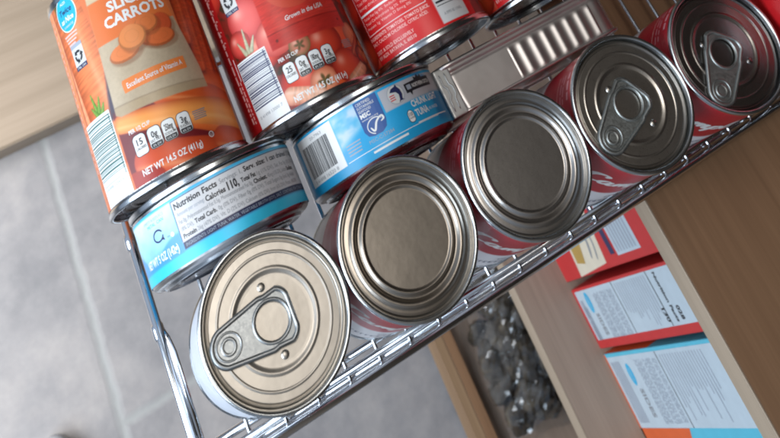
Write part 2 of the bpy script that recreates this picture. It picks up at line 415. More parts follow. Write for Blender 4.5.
def art_tomato_front(U, V):
    img = tomatoes_bg(U, V, 5)
    img = tomato(img, U, V, -23, 56, 12.5, (.90, .38, .35), (.62, .10, .10), False)
    img = tomato(img, U, V, -33, 46, 7.5, (.86, .30, .26), (.5, .08, .06), False)
    img = tomato(img, U, V, -12, 40, 11, (.90, .45, .40), (.66, .16, .13), False)
    for (x0, y0, x1, y1) in ((-29, 40, -28, 52), (-27, 40, -23, 46), (-31, 40, -34, 47)):
        img = capsule(img, U, V, (x0, y0), (x1, y1), 1.4, .4, (.75, .74, .62), (.35, .36, .22), 1)
    # lower row: tomatoes, calyx, onion and sliced mushroom to the right
    img = tomato(img, U, V, -8, 12, 12, (.86, .28, .20), (.5, .07, .05), False, hx=.2)
    img = tomato(img, U, V, 12, 26, 11, (.83, .26, .17), (.45, .06, .04), False, 1)
    img = tomato(img, U, V, 3, 8, 8, (.92, .60, .45), (.66, .25, .16), True, 2)
    img = tomato(img, U, V, 20, 11, 10, (.86, .30, .20), (.5, .08, .05), False, 3)
    img = capsule(img, U, V, (-16, 9), (-2, 3), 4.5, 4, (.93, .70, .58), (.66, .30, .22), 4, hl=(1, .9, .85)); img = capsule(img, U, V, (20, 2), (32, 8), 4, 3, (.88, .62, .48), (.5, .18, .12), 5, hl=(1, .9, .85))
    img = tomato(img, U, V, -2, 30, 6, (.80, .45, .36), (.3, .3, .12), True, 2)
    img = capsule(img, U, V, (34, 26), (46, 8), 7, 6, (.80, .50, .34), (.42, .12, .08), 4, hl=(.95, .75, .6))
    img = capsule(img, U, V, (30, 16), (42, 26), 3, 2, (.62, .22, .14), (.25, .05, .04), 4)
    img = mixc(img, sm(1., .3, np.abs(np.hypot(U-37, (V-14)*1.1)-6))*.8, (.20, .05, .05))
    img = mixc(img, sm(.9, .2, np.abs(np.hypot(U-42, (V-20)*1.1)-4))*.8, (.22, .06, .05))
    # wooden crate panel in red
    P = [(-16.3, 33.4), (31.6, 31.0), (27.4, 108), (-14.3, 108)]; mp = inpoly(U, V, P, .35)
    g = fbm(U*.35, V*2.2, .6, 4); red = np.array((.80, .22, .18))*(.86+.24*g[..., None]); img = img*(1-mp[..., None])+red*mp[..., None]
    img = mixc(img, mp*sm(.5, .1, np.abs(V-41.3+.03*(U+16)))*.7, (.45, .08, .07)); img = mixc(img, mp*sm(41, 40.4, V)*.35, (.62, .10, .09))
    img = mixc(img, mp*sm(1.0, .6, np.hypot(U+12, V-37))*.8, (.35, .1, .08)); img = mixc(img, mp*sm(1.0, .6, np.hypot(U-27.5, V-35.5))*.8, (.35, .1, .08))
    d = np.hypot((U-6)/16, (V-64)/15); img = mixc(img, mp*sm(1.02, .97, d), (.82, .30, .22)); img = tomato(img, U, V, 6, 62, 9, (.88, .34, .22), (.6, .1, .07), False)
    # red side strip
    img = mixc(img, sm(-40.4, -40.8, U), (.68, .07, .08))
    return img
def art_tomato_back(U, V):
    img = tomatoes_bg(U, V, 11)
    m = sm(-46.3, -46., U)*sm(24, 23.7, U); img = mixc(img, m, (.80, .10, .11))
    m = sm(-.6, -.4, U)*sm(18.4, 18.2, U)*sm(5, 5.2, V); img = mixc(img, m, (.80, .79, .78))
    return img
def art_tuna_a(U, V):
    img = np.ones(U.shape+(3,))*np.array((.28, .68, .84))
    m = sm(29.6, 29.0, V)*sm(-25.5, -26.5, U); w = fbm(U, V*1.6, .14, 5)
    g = np.clip((V-8)/20, 0, 1)[..., None]; sky = np.array((.42, .68, .90))*(1-g)+np.array((.80, .92, .96))*g
    sky = sky*(.9+.2*w[..., None]); img = img*(1-m[..., None])+sky*m[..., None]
    img = mixc(img, m*sm(14+3*np.sin(U/6), 12+3*np.sin(U/6), V)*.7, (.20, .52, .82))
    img = mixc(img, sm(7.4, 6.9, V), (.22, .74, .86))
    m = sm(-25.9, -25.7, U)*sm(29, 28.8, V)*sm(8.2, 8.4, V); img = mixc(img, m, (.80, .79, .79))
    m = sm(-25.9, -25.7, U)*sm(11.2, 11., V)*sm(7.6, 7.8, V); img = mixc(img, m, (.13, .13, .27))
    return img
def art_tuna_b(U, V):
    img = np.ones(U.shape+(3,))*np.array((.13, .62, .82)); w = fbm(U, V*1.5, .13, 7)
    m = inpoly(U, V, [(-29, 14), (-12, 20), (-12, 30), (-29, 30)], 2.5); img = mixc(img, m*np.clip(w*1.6, 0, 1), (.72, .80, .86))
    m = sm(29.6, 29.2, V)*sm(-.4, 0, U)*sm(18.8, 19.2, V); img = mixc(img, m, (.72, .72, .74))
    m = sm(.45, .6, w)*sm(18, 24, U)*sm(26, 28, V)*sm(31, 30, V); img = mixc(img, m*.7, (.25, .50, .72))
    m = inpoly(U, V, [(30, 5), (62, 5), (62, 19), (32, 19)], 2.); img = mixc(img, m*.5, (.05, .36, .60))
    return img
def art_soup(U, V):
    img = np.ones(U.shape+(3,))*np.array((.66, .085, .15)); n = fbm(U, V, .05, 2); img = img*(.94+.1*n[..., None])
    img = mixc(img, sm(45.2, 44.8, V), (.86, .85, .86))
    img = mixc(img, sm(.35, .1, np.abs(V-43.4)), (.62, .52, .30))
    img = mixc(img, sm(3.4, 3.0, V), (.72, .10, .15))
    return img
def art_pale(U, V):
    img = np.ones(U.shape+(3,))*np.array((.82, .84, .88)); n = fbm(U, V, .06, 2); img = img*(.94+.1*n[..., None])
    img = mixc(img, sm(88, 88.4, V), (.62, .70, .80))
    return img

# ------------------------------------------------------------------ cans
def can_shell(parent, r, h, wall='tin_wall', neck=(4, 4), bottom_mat='can_end', double=True):
    """side wall with the two seams; lid and base are parts of their own"""
    mb = MB()
    mb.lathe([(r+.02, neck[0]-.5), (r+.02, h-neck[1]+.5)], M[wall], 192)
    rr = r+.9
    for (z0, sgn) in ((0, 1), (h, -1)):
        pr = [(rr-2.1, 2.6), (rr-2.1, .6), (rr-1.8, .12), (rr-1.1, 0), (rr-.3, .12), (rr, .6), (rr, 2.2), (rr-.35, 2.9), (r+.02, 3.6), (r+.02, 4.5)]
        mb.lathe([(a, z0+sgn*b) for a, b in pr], M['tin_rim'], 128)
    return mb.build('body', parent)
def end_disc(name, parent, z, sgn, prof, mat, n=128):
    mb = MB(); P = [(a, z+sgn*b) for a, b in prof]+[(.01, z+sgn*prof[-1][1])]
    mb.lathe(P[:3], M['tin_rim'], n); mb.lathe(P[2:], M[mat], n)
    return mb.build(name, parent)
END_PLAIN = [(31.5, -.6), (31.3, -3.3), (30.9, -3.9), (30.3, -3.9), (29.8, -3.4), (28.9, -3.2), (27.9, -3.1), (27.3, -2.8), (26.7, -2.3), (26.0, -2.1), (25.3, -2.2), (24.7, -2.6), (24.2, -3.2), (23.6, -3.5), (22.9, -3.5), (22.3, -3.1), (21.8, -2.5), (21.3, -2.3), (20.8, -2.5), (20.3, -2.95), (19.8, -3.05), (12, -3.02), (4, -3.0)]
END_TALL = [(35.6, -.6), (35.4, -3.6), (34.9, -4.1), (34.3, -4.0), (33.9, -3.2), (32.0, -3.0), (31.0, -2.2), (30.0, -2.2), (29.0, -3.0), (27.0, -3.4), (26.0, -2.6), (25.0, -2.6), (24.0, -3.3), (10, -3.3), (4, -3.3)]
END_TAB = [(31.5, -.6), (31.25, -3.2), (31.0, -5.6), (30.5, -5.7), (30.25, -4.2), (30.0, -3.65), (29.7, -3.6), (29.5, -4.3), (29.05, -4.3), (28.85, -3.5), (28.6, -3.35), (25.7, -3.33), (25.4, -3.2), (25.05, -3.08), (24.7, -3.2), (24.4, -3.36), (20.0, -3.4), (19.5, -3.25), (19.0, -3.05), (18.4, -3.15), (17.7, -3.5), (16.9, -3.72), (15.8, -3.75), (8, -3.75), (3, -3.75)]
def make_tab(parent, ang, mat, zlid, shift=(0, 0)):
    """pull ring: rounded rivet end at -x, wide ring end at +x"""
    outer = []
    def arc(cx, cy, r, a0, a1, n=8):
        for k in range(n+1):
            a = math.radians(a0+(a1-a0)*k/n); outer.append((cx+r*math.cos(a), cy+r*math.sin(a)))
    arc(-21.8, 0, 7.9, 112, 248, 14); arc(-4, -4.2, 6.6, 262, 290, 4); arc(2.6, -5.2, 6.2, 288, 350, 8); arc(2.6, 5.2, 6.2, 10, 72, 8); arc(-4, 4.2, 6.6, 70, 98, 4)
    hole = [(-1.4+7.5*math.cos(2*PI*k/36), 7.2*math.sin(2*PI*k/36)) for k in range(36)]
    cu = bpy.data.curves.new('tabc', 'CURVE'); cu.dimensions = '2D'; cu.fill_mode = 'BOTH'; cu.extrude = .25; cu.bevel_depth = .25; cu.bevel_resolution = 1
    for ring in (outer, hole):
        sp = cu.splines.new('POLY'); sp.points.add(len(ring)-1); sp.use_cyclic_u = True
        for p, q in zip(sp.points, ring): p.co = (q[0], q[1], 0, 1)
    ob = bpy.data.objects.new('tabc', cu); COL.objects.link(ob); me0 = bpy.data.meshes.new_from_object(ob)
    V = [tuple(v.co) for v in me0.vertices]; F = [tuple(p.vertices) for p in me0.polygons]
    bpy.data.objects.remove(ob); bpy.data.curves.remove(cu); bpy.data.meshes.remove(me0)
    mb = MB(); mb.add([(x, y, z) for x, y, z in V], F, M[mat], False)
    ctr = Vector((-10, 0, 0))
    ins = [(x*.955+ctr.x*.045, y*.92, .3) for x, y in outer]
    mb.tube(ins, 1.05, M[mat], 10, closed=True)
    mb.tube([(-1.4+8.2*math.cos(2*PI*k/40), 7.9*math.sin(2*PI*k/40), .35) for k in range(40)], .75, M[mat], 10, closed=True)
    # pressed oval round the rivet
    mb.tube([(-21.6+5.4*math.cos(2*PI*k/36), 5.0*math.sin(2*PI*k/36), .35) for k in range(36)], .55, M[mat], 8, closed=True)
    o = mb.build('pull_tab', parent); o.location = Vector((shift[0], shift[1], zlid+1.5))*S; o.rotation_euler = (0, 0, math.radians(ang))
    rv = MB(); rv.lathe([(3.7, .3), (3.5, .72), (3.0, .86), (2.5, .82), (2.2, .66), (.01, .66)], M[mat], 32, cx=-21.6)
    r_ = rv.build('rivet', o)
    return o
def dimples(lid, ang, z, mat):
    for s in (-1, 1):
        mb = MB()
        a = math.radians(ang)+s*math.radians(80); cx, cy = 13.6*math.cos(a), 13.6*math.sin(a)
        mb.lathe([(1.9, z-.1), (1.6, z+.35), (1.0, z+.62), (.4, z+.7), (.01, z+.7)], M[mat], 24, cx=cx+1.5, cy=cy)
        mb.build('dimple', lid)

C_PATHS = [  # flowing hand-script letters, baseline 0, x in mm
    ([(6.2, 12.5), (6.9, 15.2), (4.6, 16.2), (1.6, 13.5), (.3, 8.0), (1.2, 3.0), (4.0, 1.0), (7.2, 3.0)], 2.3),
    ([(12.4, 6.9), (10.4, 8.0), (8.4, 5.6), (8.0, 2.6), (9.4, .8), (11.4, 3.0), (12.8, 7.2), (12.3, 2.6), (13.6, .9), (15.2, 3.2)], 1.9),
    ([(15.2, 3.2), (16.8, 7.6), (16.0, 1.0)], 1.8), ([(16.2, 3.4), (18.4, 7.4), (19.4, 6.8), (18.8, 1.0)], 1.9), ([(19.0, 3.4), (21.2, 7.4), (22.2, 6.6), (21.8, 2.2), (22.8, .9), (24.6, 3.0)], 1.9),
    ([(24.6, 3.0), (26.2, 7.6), (25.2, 1.0), (24.0, -5.0)], 1.9), ([(25.6, 4.0), (28.0, 7.6), (29.8, 5.4), (28.6, 1.6), (26.0, 1.0)], 1.8),
    ([(30.4, 2.6), (33.4, 10.5), (34.0, 14.6), (32.6, 14.0), (31.8, 3.0), (33.4, .9), (35.6, 2.6), (35.2, 6.0), (33.2, 6.6)], 1.7),
    ([(36.6, 3.6), (39.4, 6.2), (38.6, 7.6), (36.8, 5.0), (37.6, 1.4), (40.2, 2.0)], 1.7),
    ([(40.2, 2.0), (43.2, 12.0), (43.2, 14.8), (41.8, 12.0), (41.4, 2.4), (43.0, 1.0)], 1.7), ([(43.8, 2.4), (46.8, 12.0), (46.8, 14.8), (45.4, 12.0), (45.0, 2.4), (46.6, 1.0)], 1.7),
    ([(49.0, 13.6), (48.2, 10.8)], 1.5), ([(47.6, 2.6), (50.2, 7.4), (51.2, 3.8), (50.0, 1.0), (48.0, 1.6)], 1.7)]
def soup_label(root, r, h):
    art_mesh('label', art_soup, r, -60, 60, 3.6, h-3.6, 1.0, root, True, (.72, .10, .15))
    p = Print(); th0 = math.radians(200)
    for pts, w in C_PATHS: p.stroke([(x*1.06+.18*y, 63+y*1.05) for x, y in pts], w*1.1, 'white', 1)
    out = [p.build('script_lettering', cyl_map(r, th0), root)]; p = Print()
    # small soup-name strokes in dark ink on the white half, and fine print at the side
    q = random.Random(3); x = 9
    for k in range(16):
        w = q.uniform(1.6, 2.6); p.rect(x, x+w*.45, 17, 22.5, 'navy', 1); p.rect(x, x+w, 21.3, 22.5, 'navy', 1)
        if q.random() < .6: p.rect(x, x+w, 17, 18, 'navy', 1)
        x += w+.8
    x = 26
    for k in range(9): p.ring(x, 32, 1.5, .7, 'navy', 1, n=12); x += 3.6
    out.append(p.build('lower_lettering', cyl_map(r, th0), root)); p = Print()
    for row, (z, n0) in enumerate(((90, 3), (83.5, 4), (79.5, 4))):
        x = -48
        for k in range(n0):
            w = q.uniform(2.5, 5.4); p.rect(x, x+w, z, z+(2.6 if row == 0 else 1.2), 'rose', 1); x += w+1.1
    p.rect(-49, -22, 74.5, 75, 'pink', 1)
    out.append(p.build('fine_print', cyl_map(r, th0), root)); return out
def make_soup(label, loc, rotz, kind, lidmat, tabang=None, tabmat='tab', group=None, pale=False, tilt=(0, 0), shift=(0, 0)):
    root = thing('soup_can', label, 'soup can', loc, (tilt[0], tilt[1], 0), group)
    R_, H = 32.9, 101
    body = MB(); hub = can_shell(root, R_-.1, H)
    holder = root
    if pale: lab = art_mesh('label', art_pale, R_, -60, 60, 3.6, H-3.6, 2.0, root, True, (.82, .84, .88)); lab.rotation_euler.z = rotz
    elif 'soup' not in protos:
        lt = soup_label(root, R_, H)
        for o in lt: o.rotation_euler.z = rotz
        lab = [c for c in root.children if c.name.startswith('label')][0]; lab.rotation_euler.z = rotz+math.radians(290); protos['soup'] = (lab, *lt)
    else:
        for o, e in zip(protos['soup'], (math.radians(290), 0, 0, 0)):
            c = o.copy(); COL.objects.link(c); c.parent = root; c.rotation_euler.z = rotz+e
    prof = END_TAB if kind == 'tab' else END_PLAIN
    k = (R_+.9-2.1)/31.5
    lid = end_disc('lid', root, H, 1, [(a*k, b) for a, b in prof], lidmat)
    base = end_disc('base', root, 0, -1, [(a*k, b) for a, b in END_PLAIN], 'can_end', 64)
    if kind == 'tab':
        t = make_tab(lid, tabang-180, tabmat, H-3.75+.1, shift); dimples(lid, tabang, H-3.75, lidmat)
    return root
protos = {}
xs = [(0, 0), (67.9, .6), (136.8, 1.5), (204.5, 0), (271.5, -1.2), (339.5, -1)]
GS = 'soup cans standing along the front of the wire rack'
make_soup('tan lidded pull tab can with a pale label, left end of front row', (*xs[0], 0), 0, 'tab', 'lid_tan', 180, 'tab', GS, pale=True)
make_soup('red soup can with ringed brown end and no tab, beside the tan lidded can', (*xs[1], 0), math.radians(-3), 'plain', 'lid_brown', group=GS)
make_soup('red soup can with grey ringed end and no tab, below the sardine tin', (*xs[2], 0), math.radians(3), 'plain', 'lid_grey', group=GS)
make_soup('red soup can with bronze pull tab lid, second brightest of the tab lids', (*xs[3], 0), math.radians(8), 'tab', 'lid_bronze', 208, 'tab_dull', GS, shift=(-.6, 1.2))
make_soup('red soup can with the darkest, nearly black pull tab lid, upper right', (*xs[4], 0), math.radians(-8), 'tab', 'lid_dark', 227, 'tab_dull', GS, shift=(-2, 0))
rc = thing('tall_can', 'plain red tall can cut off by the top right corner of the picture', 'food can', (346, 2, 0))
can_shell(rc, 36.6, 140); art_mesh('label', lambda U, V: np.ones(U.shape+(3,))*np.array((.70, .09, .11))*(.93+.1*fbm(U, V, .06, 3)[..., None]), 36.8, -60, 60, 3.6, 136, 2, rc, True, (.7, .09, .11))
end_disc('lid', rc, 140, 1, [(a*1.01, b) for a, b in END_TALL], 'lid_dark'); end_disc('base', rc, 0, -1, [(a*1.01, b) for a, b in END_TALL], 'can_end', 64)

# ---- tall cans lying on their side, bottoms towards the front row
LIE = (-PI/2, 0, 0)
def lie_can(name, label, x, y, r, group, cat):
    return thing(name, label, cat, (x, y, r+.9), LIE, group)
def tall_shell(root, r=37.1, h=111):
    can_shell(root, r-.1, h); k = (r+.8-2.0)/35.6
    end_disc('base', root, 0, -1, [(a*k, b) for a, b in END_TALL], 'can_end'); end_disc('lid', root, h, 1, [(a*k, b) for a, b in END_TALL], 'tin_wall', 64)
def badge(p, u, v, w, h, top, sub, dark=None):
    p.rrect(u, u+w, v, v+h, 1.6, 'black', 1, 2.2); p.rrect(u+.3, u+w-.3, v+.3, v+h-.3, 1.4, 'offwhite' if 0 else 'white', 2, 2.0)
    p.text(top, u+w/2, v+h*.50, h*.30, 'black', 3, width=min(w*.6, len(top)*1.6), align='c', bold=.02)
    p.text(sub, u+w/2, v+h*.30, h*.13, 'black', 3, width=w*.78, align='c', bold=.01)
    if dark:
        p.rrect(u+.6, u+w-.6, v+.4, v+h*.26, 1.0, 'black', 3, .3); p.text(dark, u+w/2, v+h*.09, h*.11, 'white', 4, width=w*.6, align='c')
def recycle(p, u, v, w, h):
    p.rect(u, u+w, v, v+h, 'offwhite', 1); p.rect(u, u+w, v, v+h*.16, 'navy', 2); p.rect(u, u+w, v+h*.85, v+h, 'palegrey', 2)
    cu, cv = u+w/2, v+h*.5
    for k in range(3):
        a = math.radians(90+120*k); p.ring(cu, cv, w*.27, w*.14, 'black', 2, n=8, a0=a-.75, a1=a+.55)
        b = a+.55; t = (-math.sin(b), math.cos(b)); q = (cu+w*.27*math.cos(b), cv+w*.27*math.sin(b)); nn = (math.cos(b), math.sin(b))
        p.poly([(q[0]+nn[0]*w*.17, q[1]+nn[1]*w*.17), (q[0]+t[0]*w*.2, q[1]+t[1]*w*.2), (q[0]-nn[0]*w*.17, q[1]-nn[1]*w*.17)], 'black', 2)
    p.text('STEEL CAN', cu, v+h*.04, h*.08, 'white', 3, width=w*.8, align='c')
def squiggles(p, u, v, mat, n=5, w=6, seed=1):
    r = random.Random(seed)
    for k in range(n): p.rect(u+r.uniform(0, .6), u+w-r.uniform(0, 1), v+k*.95, v+k*.95+.5, mat, 2)

RT = 37.2
GT = 'tall cans lying on their sides on the rack'
ca = lie_can('carrot_can', 'tall can of sliced carrots with an orange label, leftmost on its side', -12.9, 74.0, 36.9, GT, 'food can'); tall_shell(ca)
art_mesh('label', art_carrot, RT, -62, 62, 3.9, 107, .42, ca, True, (.8, .4, .2))
p = Print()
p.disc(-34.5, 99.5, 8.2, 9.6, 'white', 1, 36); p.disc(-34.5, 99.5, 7.6, 9.0, 'cyan', 2, 36)
p.text('ALDI', -34.5, 104.6, 1.5, 'white', 3, align='c', bold=.02); p.text('Twice', -34.5, 99.6, 3.2, 'navy', 3, width=10.5, align='c', bold=.02, slant=.2)
p.text('as Nice', -34.5, 95.4, 2.8, 'white', 3, width=10.5, align='c', bold=.03, slant=.2); p.text('GUARANTEE', -34.5, 92.6, 1.2, 'white', 3, width=8, align='c')
for k, w in enumerate((11, 10, 8, 6)): p.rect(-41+k*.6, -41+k*.6+w, 88.2-k*1.7, 89.1-k*1.7, 'pink', 1)
recycle(p, -38.8, 69.5, 9.0, 13.5)
p.rrect(-48.8, -26.2, 3.9, 44.0, .4, 'white', 1); p.barcode(-48.2, -26.6, 16, 43, 'teal', False, 4, duty=.42)
p.text('0 41498 12345 6', -46.5, 11, 1.5, 'palegrey', 2, width=17)
p.rect(-47, -31, 13.2, 13.5, 'palegrey', 2); p.rect(-27.5, -27.1, 13.2, 42, 'teal', 2)
p.text('SLICED', 2.2, 87.0, 5.4, 'white', 1, width=25, align='c', bold=.035); p.text('CARROTS', 2.4, 79.4, 5.6, 'white', 1, width=33, align='c', bold=.035)
p.poly([(-15, 46), (18.6, 45.2), (19, 45.8), (18.8, 51.6), (-14.6, 52.3), (-15.2, 51)], 'orange', 1)
p.text('Excellent Source of Vitamin A', 2, 47.6, 2.7, 'white', 2, width=30, align='c', bold=.015)
p.text('PER 1/2 CUP', -19.6, 27.3, 1.9, 'white', 1, width=11.5, bold=.02)
for u, a, b, c in ((-19.2, '15', 'CALORIES', None), (-11.4, '0g', 'SAT FAT', '0% DV'), (-4.0, '250mg', 'SODIUM', '11% DV'), (3.9, '3g', 'SUGARS', '6% DV')): badge(p, u, 15.6, 7.0, 10.2, a, b, c)
p.text('NET WT 14.5 OZ (411g)', -19.0, 7.0, 3.0, 'white', 1, width=31.5, bold=.02)
p.ring(18.8, 10.6, 1.3, .35, 'white', 1, 20); p.text('U', 18.8, 9.9, 1.4, 'white', 1, align='c')
squiggles(p, 12.5, 19.5, 'grey', 5, 8, 3)
for k in range(24): p.rect(-52.6, -51.4, 100-k*3.4, 102-k*3.4, 'pink', 1)
p.build('printing', cyl_map(RT), ca)

t1 = lie_can('tomato_can', 'tall red tomato can with a barcode and crate picture, beside the carrot can', 64.5, 74.0, 36.9, GT, 'food can'); tall_shell(t1)
art_mesh('label', art_tomato_front, RT, -62, 62, 3.2, 107, .42, t1, True, (.6, .08, .06))
p = Print()
recycle(p, -34, 62, 9.2, 13.5)
p.rect(-40.2, -19.4, 3.2, 38.2, 'white', 1); p.barcode(-39.8, -19.8, 12.5, 37.6, 'navy', False, 9, duty=.5); p.rect(-21.3, -20.8, 12, 37, 'navy', 2)
p.text('0 41498 13000 7', -38, 7.6, 1.6, 'grey', 2, width=16)
p.text('Grown in the USA', 8, 44.2, 2.6, 'white', 1, width=24, align='c', bold=.01, slant=.2)
p.text('PER 1/2 CUP', -15.5, 26.5, 1.9, 'white', 1, width=11.5, bold=.02)
for u, a, b, c in ((-15.4, '25', 'CALORIES', None), (-8.0, '0g', 'SAT FAT', '0% DV'), (-.5, '180mg', 'SODIUM', '8% DV'), (7.2, '3g', 'SUGARS', '6% DV')): badge(p, u, 14.6, 6.9, 10.2, a, b, c)
p.text('NET WT 14.5 OZ (411g)', -15.4, 5.4, 3.0, 'white', 1, width=31.5, bold=.03)
squiggles(p, 22, 19.5, 'grey', 5, 8, 5)
r_ = random.Random(2); z = 104.
while z > 8:
    l = r_.uniform(1.5, 5); p.rect(-46.2, -44.9, z-l, z, 'pink', 1); z -= l+.9
z = 30.
while z > 8:
    l = r_.uniform(1.0, 3); p.rect(-43.6, -42.8, z-l, z, 'pink', 1); z -= l+.8
for k in range(5): p.ring(-43.6, 76-k*6.2, 1.1, .35, 'pink', 1, 12, a0=.3, a1=4.6)
p.rect(-42.2, -41.7, 30, 42, 'white', 1)
p.build('printing', cyl_map(RT), t1)

t2 = lie_can('tomato_can', 'tall tomato can showing red ingredients text and part of a nutrition panel', 141, 75.0, 36.9, GT, 'food can'); tall_shell(t2)
art_mesh('label', art_tomato_back, RT, -62, 62, 4.0, 107, .5, t2, True, (.6, .08, .06))
p = Print()
p.rect(-45.2, -44.9, 20.5, 100, 'white', 1); p.rect(-45.2, -4, 20.3, 20.6, 'white', 1); p.rect(-4.3, -4, 20.5, 100, 'white', 1); p.rect(-45.2, -4.2, 31.2, 32.3, 'white', 1)
ft = ['Servings about 3.5  Serving size 1/2 cup', 'Total Fat 0g 0%  Sodium 180mg 8%', 'Total Carbohydrate 5g 2%  Fiber 1g', 'Protein 1g  Vitamin D 0mcg 0%', 'Calcium 30mg 2%  Iron 0.5mg 2%', 'Potassium 230mg 4%']
for k in range(3): p.text(ft[k+1], -43.6, 28.6-k*2.7, 1.5, 'pink', 1, width=36-k*2)
for k in range(6): p.text(ft[k], -43.6, 34.5+k*3, 1.7, 'pink', 1, width=35)
p.text('INGREDIENTS: TOMATOES, TOMATO JUICE,', -45.4, 17.2, 1.8, 'pink', 1, width=42, bold=.015); p.text('SALT, CALCIUM CHLORIDE, CITRIC ACID.', -45.4, 14.3, 1.8, 'pink', 1, width=40, bold=.01)
p.text('DIST. & SOLD EXCLUSIVELY', -45, 9.4, 1.9, 'pink', 1, width=28, bold=.015); p.text('BY ALDI, BATAVIA, IL 60510', -45, 6.5, 1.9, 'pink', 1, width=28, bold=.015)
p.rect(.6, 17.6, 14.8, 15.2, 'black', 1); p.rect(.6, 17.6, 16.5, 17.6, 'black', 1)
for k in range(8): p.rect(.8, 17.2, 19+k*2.6, 20.1+k*2.6, 'grey' if k % 3 else 'black', 1)
p.text('A 0995 0E 11NKL', 2.5, 9.2, 1.7, 'grey', 1, width=12.5)
p.build('printing', cyl_map(RT), t2)
t3 = copy_tree(t2); t3.location = Vector((216.5, 73.5, 37.8))*S
t3.rotation_euler = (-PI/2, 0, 0)
for c in t3.children:
    if c.name.startswith(('label', 'printing')): c.rotation_euler.z = math.radians(6)
t3['label'] = 'rightmost tall tomato can, only a red corner and dark bottom showing'

# ---- tuna cans standing on edge between the tall cans and the front row
RU = 41.8
END_TUNA = [(36.5, .2), (35.6, -1.2), (34.4, -1.4), (33.4, -.9), (31, -.8), (29.8, -1.8), (28.6, -1.8), (27.6, -.9), (24, -.9), (12, -.9), (4, -.9)]
def tuna_shell(root, h=35.5):
    mb = MB()
    mb.lathe([(RU-.2, 4), (RU-.2, h-4)], M['tin_wall'], 96)
    mb.lathe([(RU-.2, 5), (RU-.25, 3.2), (RU-.9, 1.7), (RU-2.2, .6), (RU-3.8, .1), (36.5, 0)], M['tin_wall'], 128)
    rr = RU+.9
    mb.lathe([(RU-.2, h-6.5), (RU-.4, h-5.5), (RU-.9, h-4.5), (RU-.6, h-3.6), (rr-.4, h-3.2), (rr, h-2.6), (rr, h-.8), (rr-.3, h-.2), (rr-1.1, h), (rr-1.9, h-.3), (rr-2.1, h-3)], M['tin_rim'], 128)
    mb.build('body', root)
    end_disc('base', root, 0, -1, [(a, -b-.0) for a, b in END_TUNA], 'can_end')
    end_disc('lid', root, h, 1, [(a*40.6/35.6, b) for a, b in END_TALL], 'tin_wall', 64)
GU = 'tuna cans standing on edge on the rack'
u1 = thing('tuna_can', 'blue tuna can on edge with Nutrition Facts panel up, at left rail', 'tuna can', (-.1, 35.4, RU+.9), LIE, GU); tuna_shell(u1)
art_mesh('label', art_tuna_a, RU, -66, 66, 2.6, 30.4, .5, u1, True, (.2, .6, .8))
p = Print()
p.rect(-25.9, 70*0+60, 28.7, 29.0, 'navy', 1); p.rect(-25.9, -25.6, 11.2, 29, 'navy', 1)
p.text('Nutrition Facts', -24.6, 24.9, 2.7, 'black', 1, width=22.5, bold=.03)
p.text('Servings: 1,', -.8, 25.0, 2.3, 'grey', 1, width=11.8); p.text('Serv. size: 1 can drained (113g)', 12.0, 25.0, 2.4, 'black', 1, width=41, bold=.025)
p.text('Amount per serving:', -24.4, 21.6, 1.9, 'palegrey', 1, width=14.6); p.text('Calories', -9.2, 21.0, 2.5, 'black', 1, width=10.0, bold=.03); p.text('110,', 2.0, 20.8, 3.7, 'black', 1, width=5.8, bold=.035)
p.text('Total Fat', 9, 21.2, 2.0, 'black', 1, width=8.2, bold=.03); p.text('1g (1% DV), Sat. Fat 0g (0% DV), Trans', 18, 21.2, 1.9, 'grey', 1, width=38)
p.text('Fat 0g, Polyunsaturated Fat 0.5g, Monounsaturated Fat 0g,', -24.4, 18.3, 1.9, 'grey', 1, width=38.5); p.text('Cholest.', 14.8, 18.2, 2.0, 'black', 1, width=8, bold=.03); p.text('45mg (15% DV), Sodium', 23.4, 18.2, 1.9, 'grey', 1, width=15); p.text('Sodium', 39, 18.2, 2.0, 'black', 1, width=7, bold=.03)
p.text('(8% DV),', -24.4, 15.2, 1.9, 'grey', 1, width=6.6); p.text('Total Carb.', -17, 15.2, 2.0, 'black', 1, width=11.2, bold=.03); p.text('0g (0% DV), Fiber 0g (0% DV), Total Sugars 0g (Incl. 0g Added', -5, 15.2, 1.9, 'grey', 1, width=50)
p.text('Protein', -24.4, 12.0, 2.0, 'black', 1, width=7, bold=.03); p.text('26g (47% DV), Vit. D (2% DV), Calcium (0% DV), Iron (6% DV), Potas. (4% DV)', -16.8, 12.0, 1.9, 'grey', 1, width=62)
p.text('INGREDIENTS: LIGHT TUNA, WATER, VEGETABLE BROTH (SOY), SALT. CONTAINS: FISH (TUNA), SOY.', -24.4, 8.7, 1.5, 'palegrey', 1, width=76)
p.text('EMPTY & REPLACE', -46, 26.4, 1.3, 'palegrey', 1, width=15); p.text('METAL  CAN', -44, 24.2, 1.5, 'cyan', 1, width=12)
p.ring(-38.2, 19.4, 3.3, .75, 'navy', 1, 24, ry=2.4, a0=.4, a1=6.1); p.poly([(-37.2, 17.4), (-34.4, 16.4), (-35.2, 18.6)], 'navy', 1); p.text('TM', -33.0, 16.2, .9, 'navy', 1)
p.disc(-29.6, 16.6, 1.0, 1.0, 'white', 1, 16)
p.text('NET WT 5 OZ (142g)', -54.5, 9.0, 3.4, 'white', 1, width=26, bold=.03)
p.build('printing', cyl_map(RU), u1)
u2 = thing('tuna_can', 'blue tuna can on edge with barcode and fish tick logo, beside sardine tin', 'tuna can', (87.5, 34.4, RU+.9), LIE, GU); tuna_shell(u2)
art_mesh('label', art_tuna_b, RU, -66, 66, 2.6, 30.6, .5, u2, True, (.1, .55, .75))
p = Print()
p.rect(-58.5, -29, 6.8, 29.6, 'white', 1); p.barcode(-55, -33.5, 10.4, 25.4, 'black', True, 21, duty=.55); p.text('0 41498 16520 8', -54, 7.6, 1.7, 'grey', 2, width=20); p.text('20-7963', -45, 26.6, 1.5, 'grey', 2, width=9)
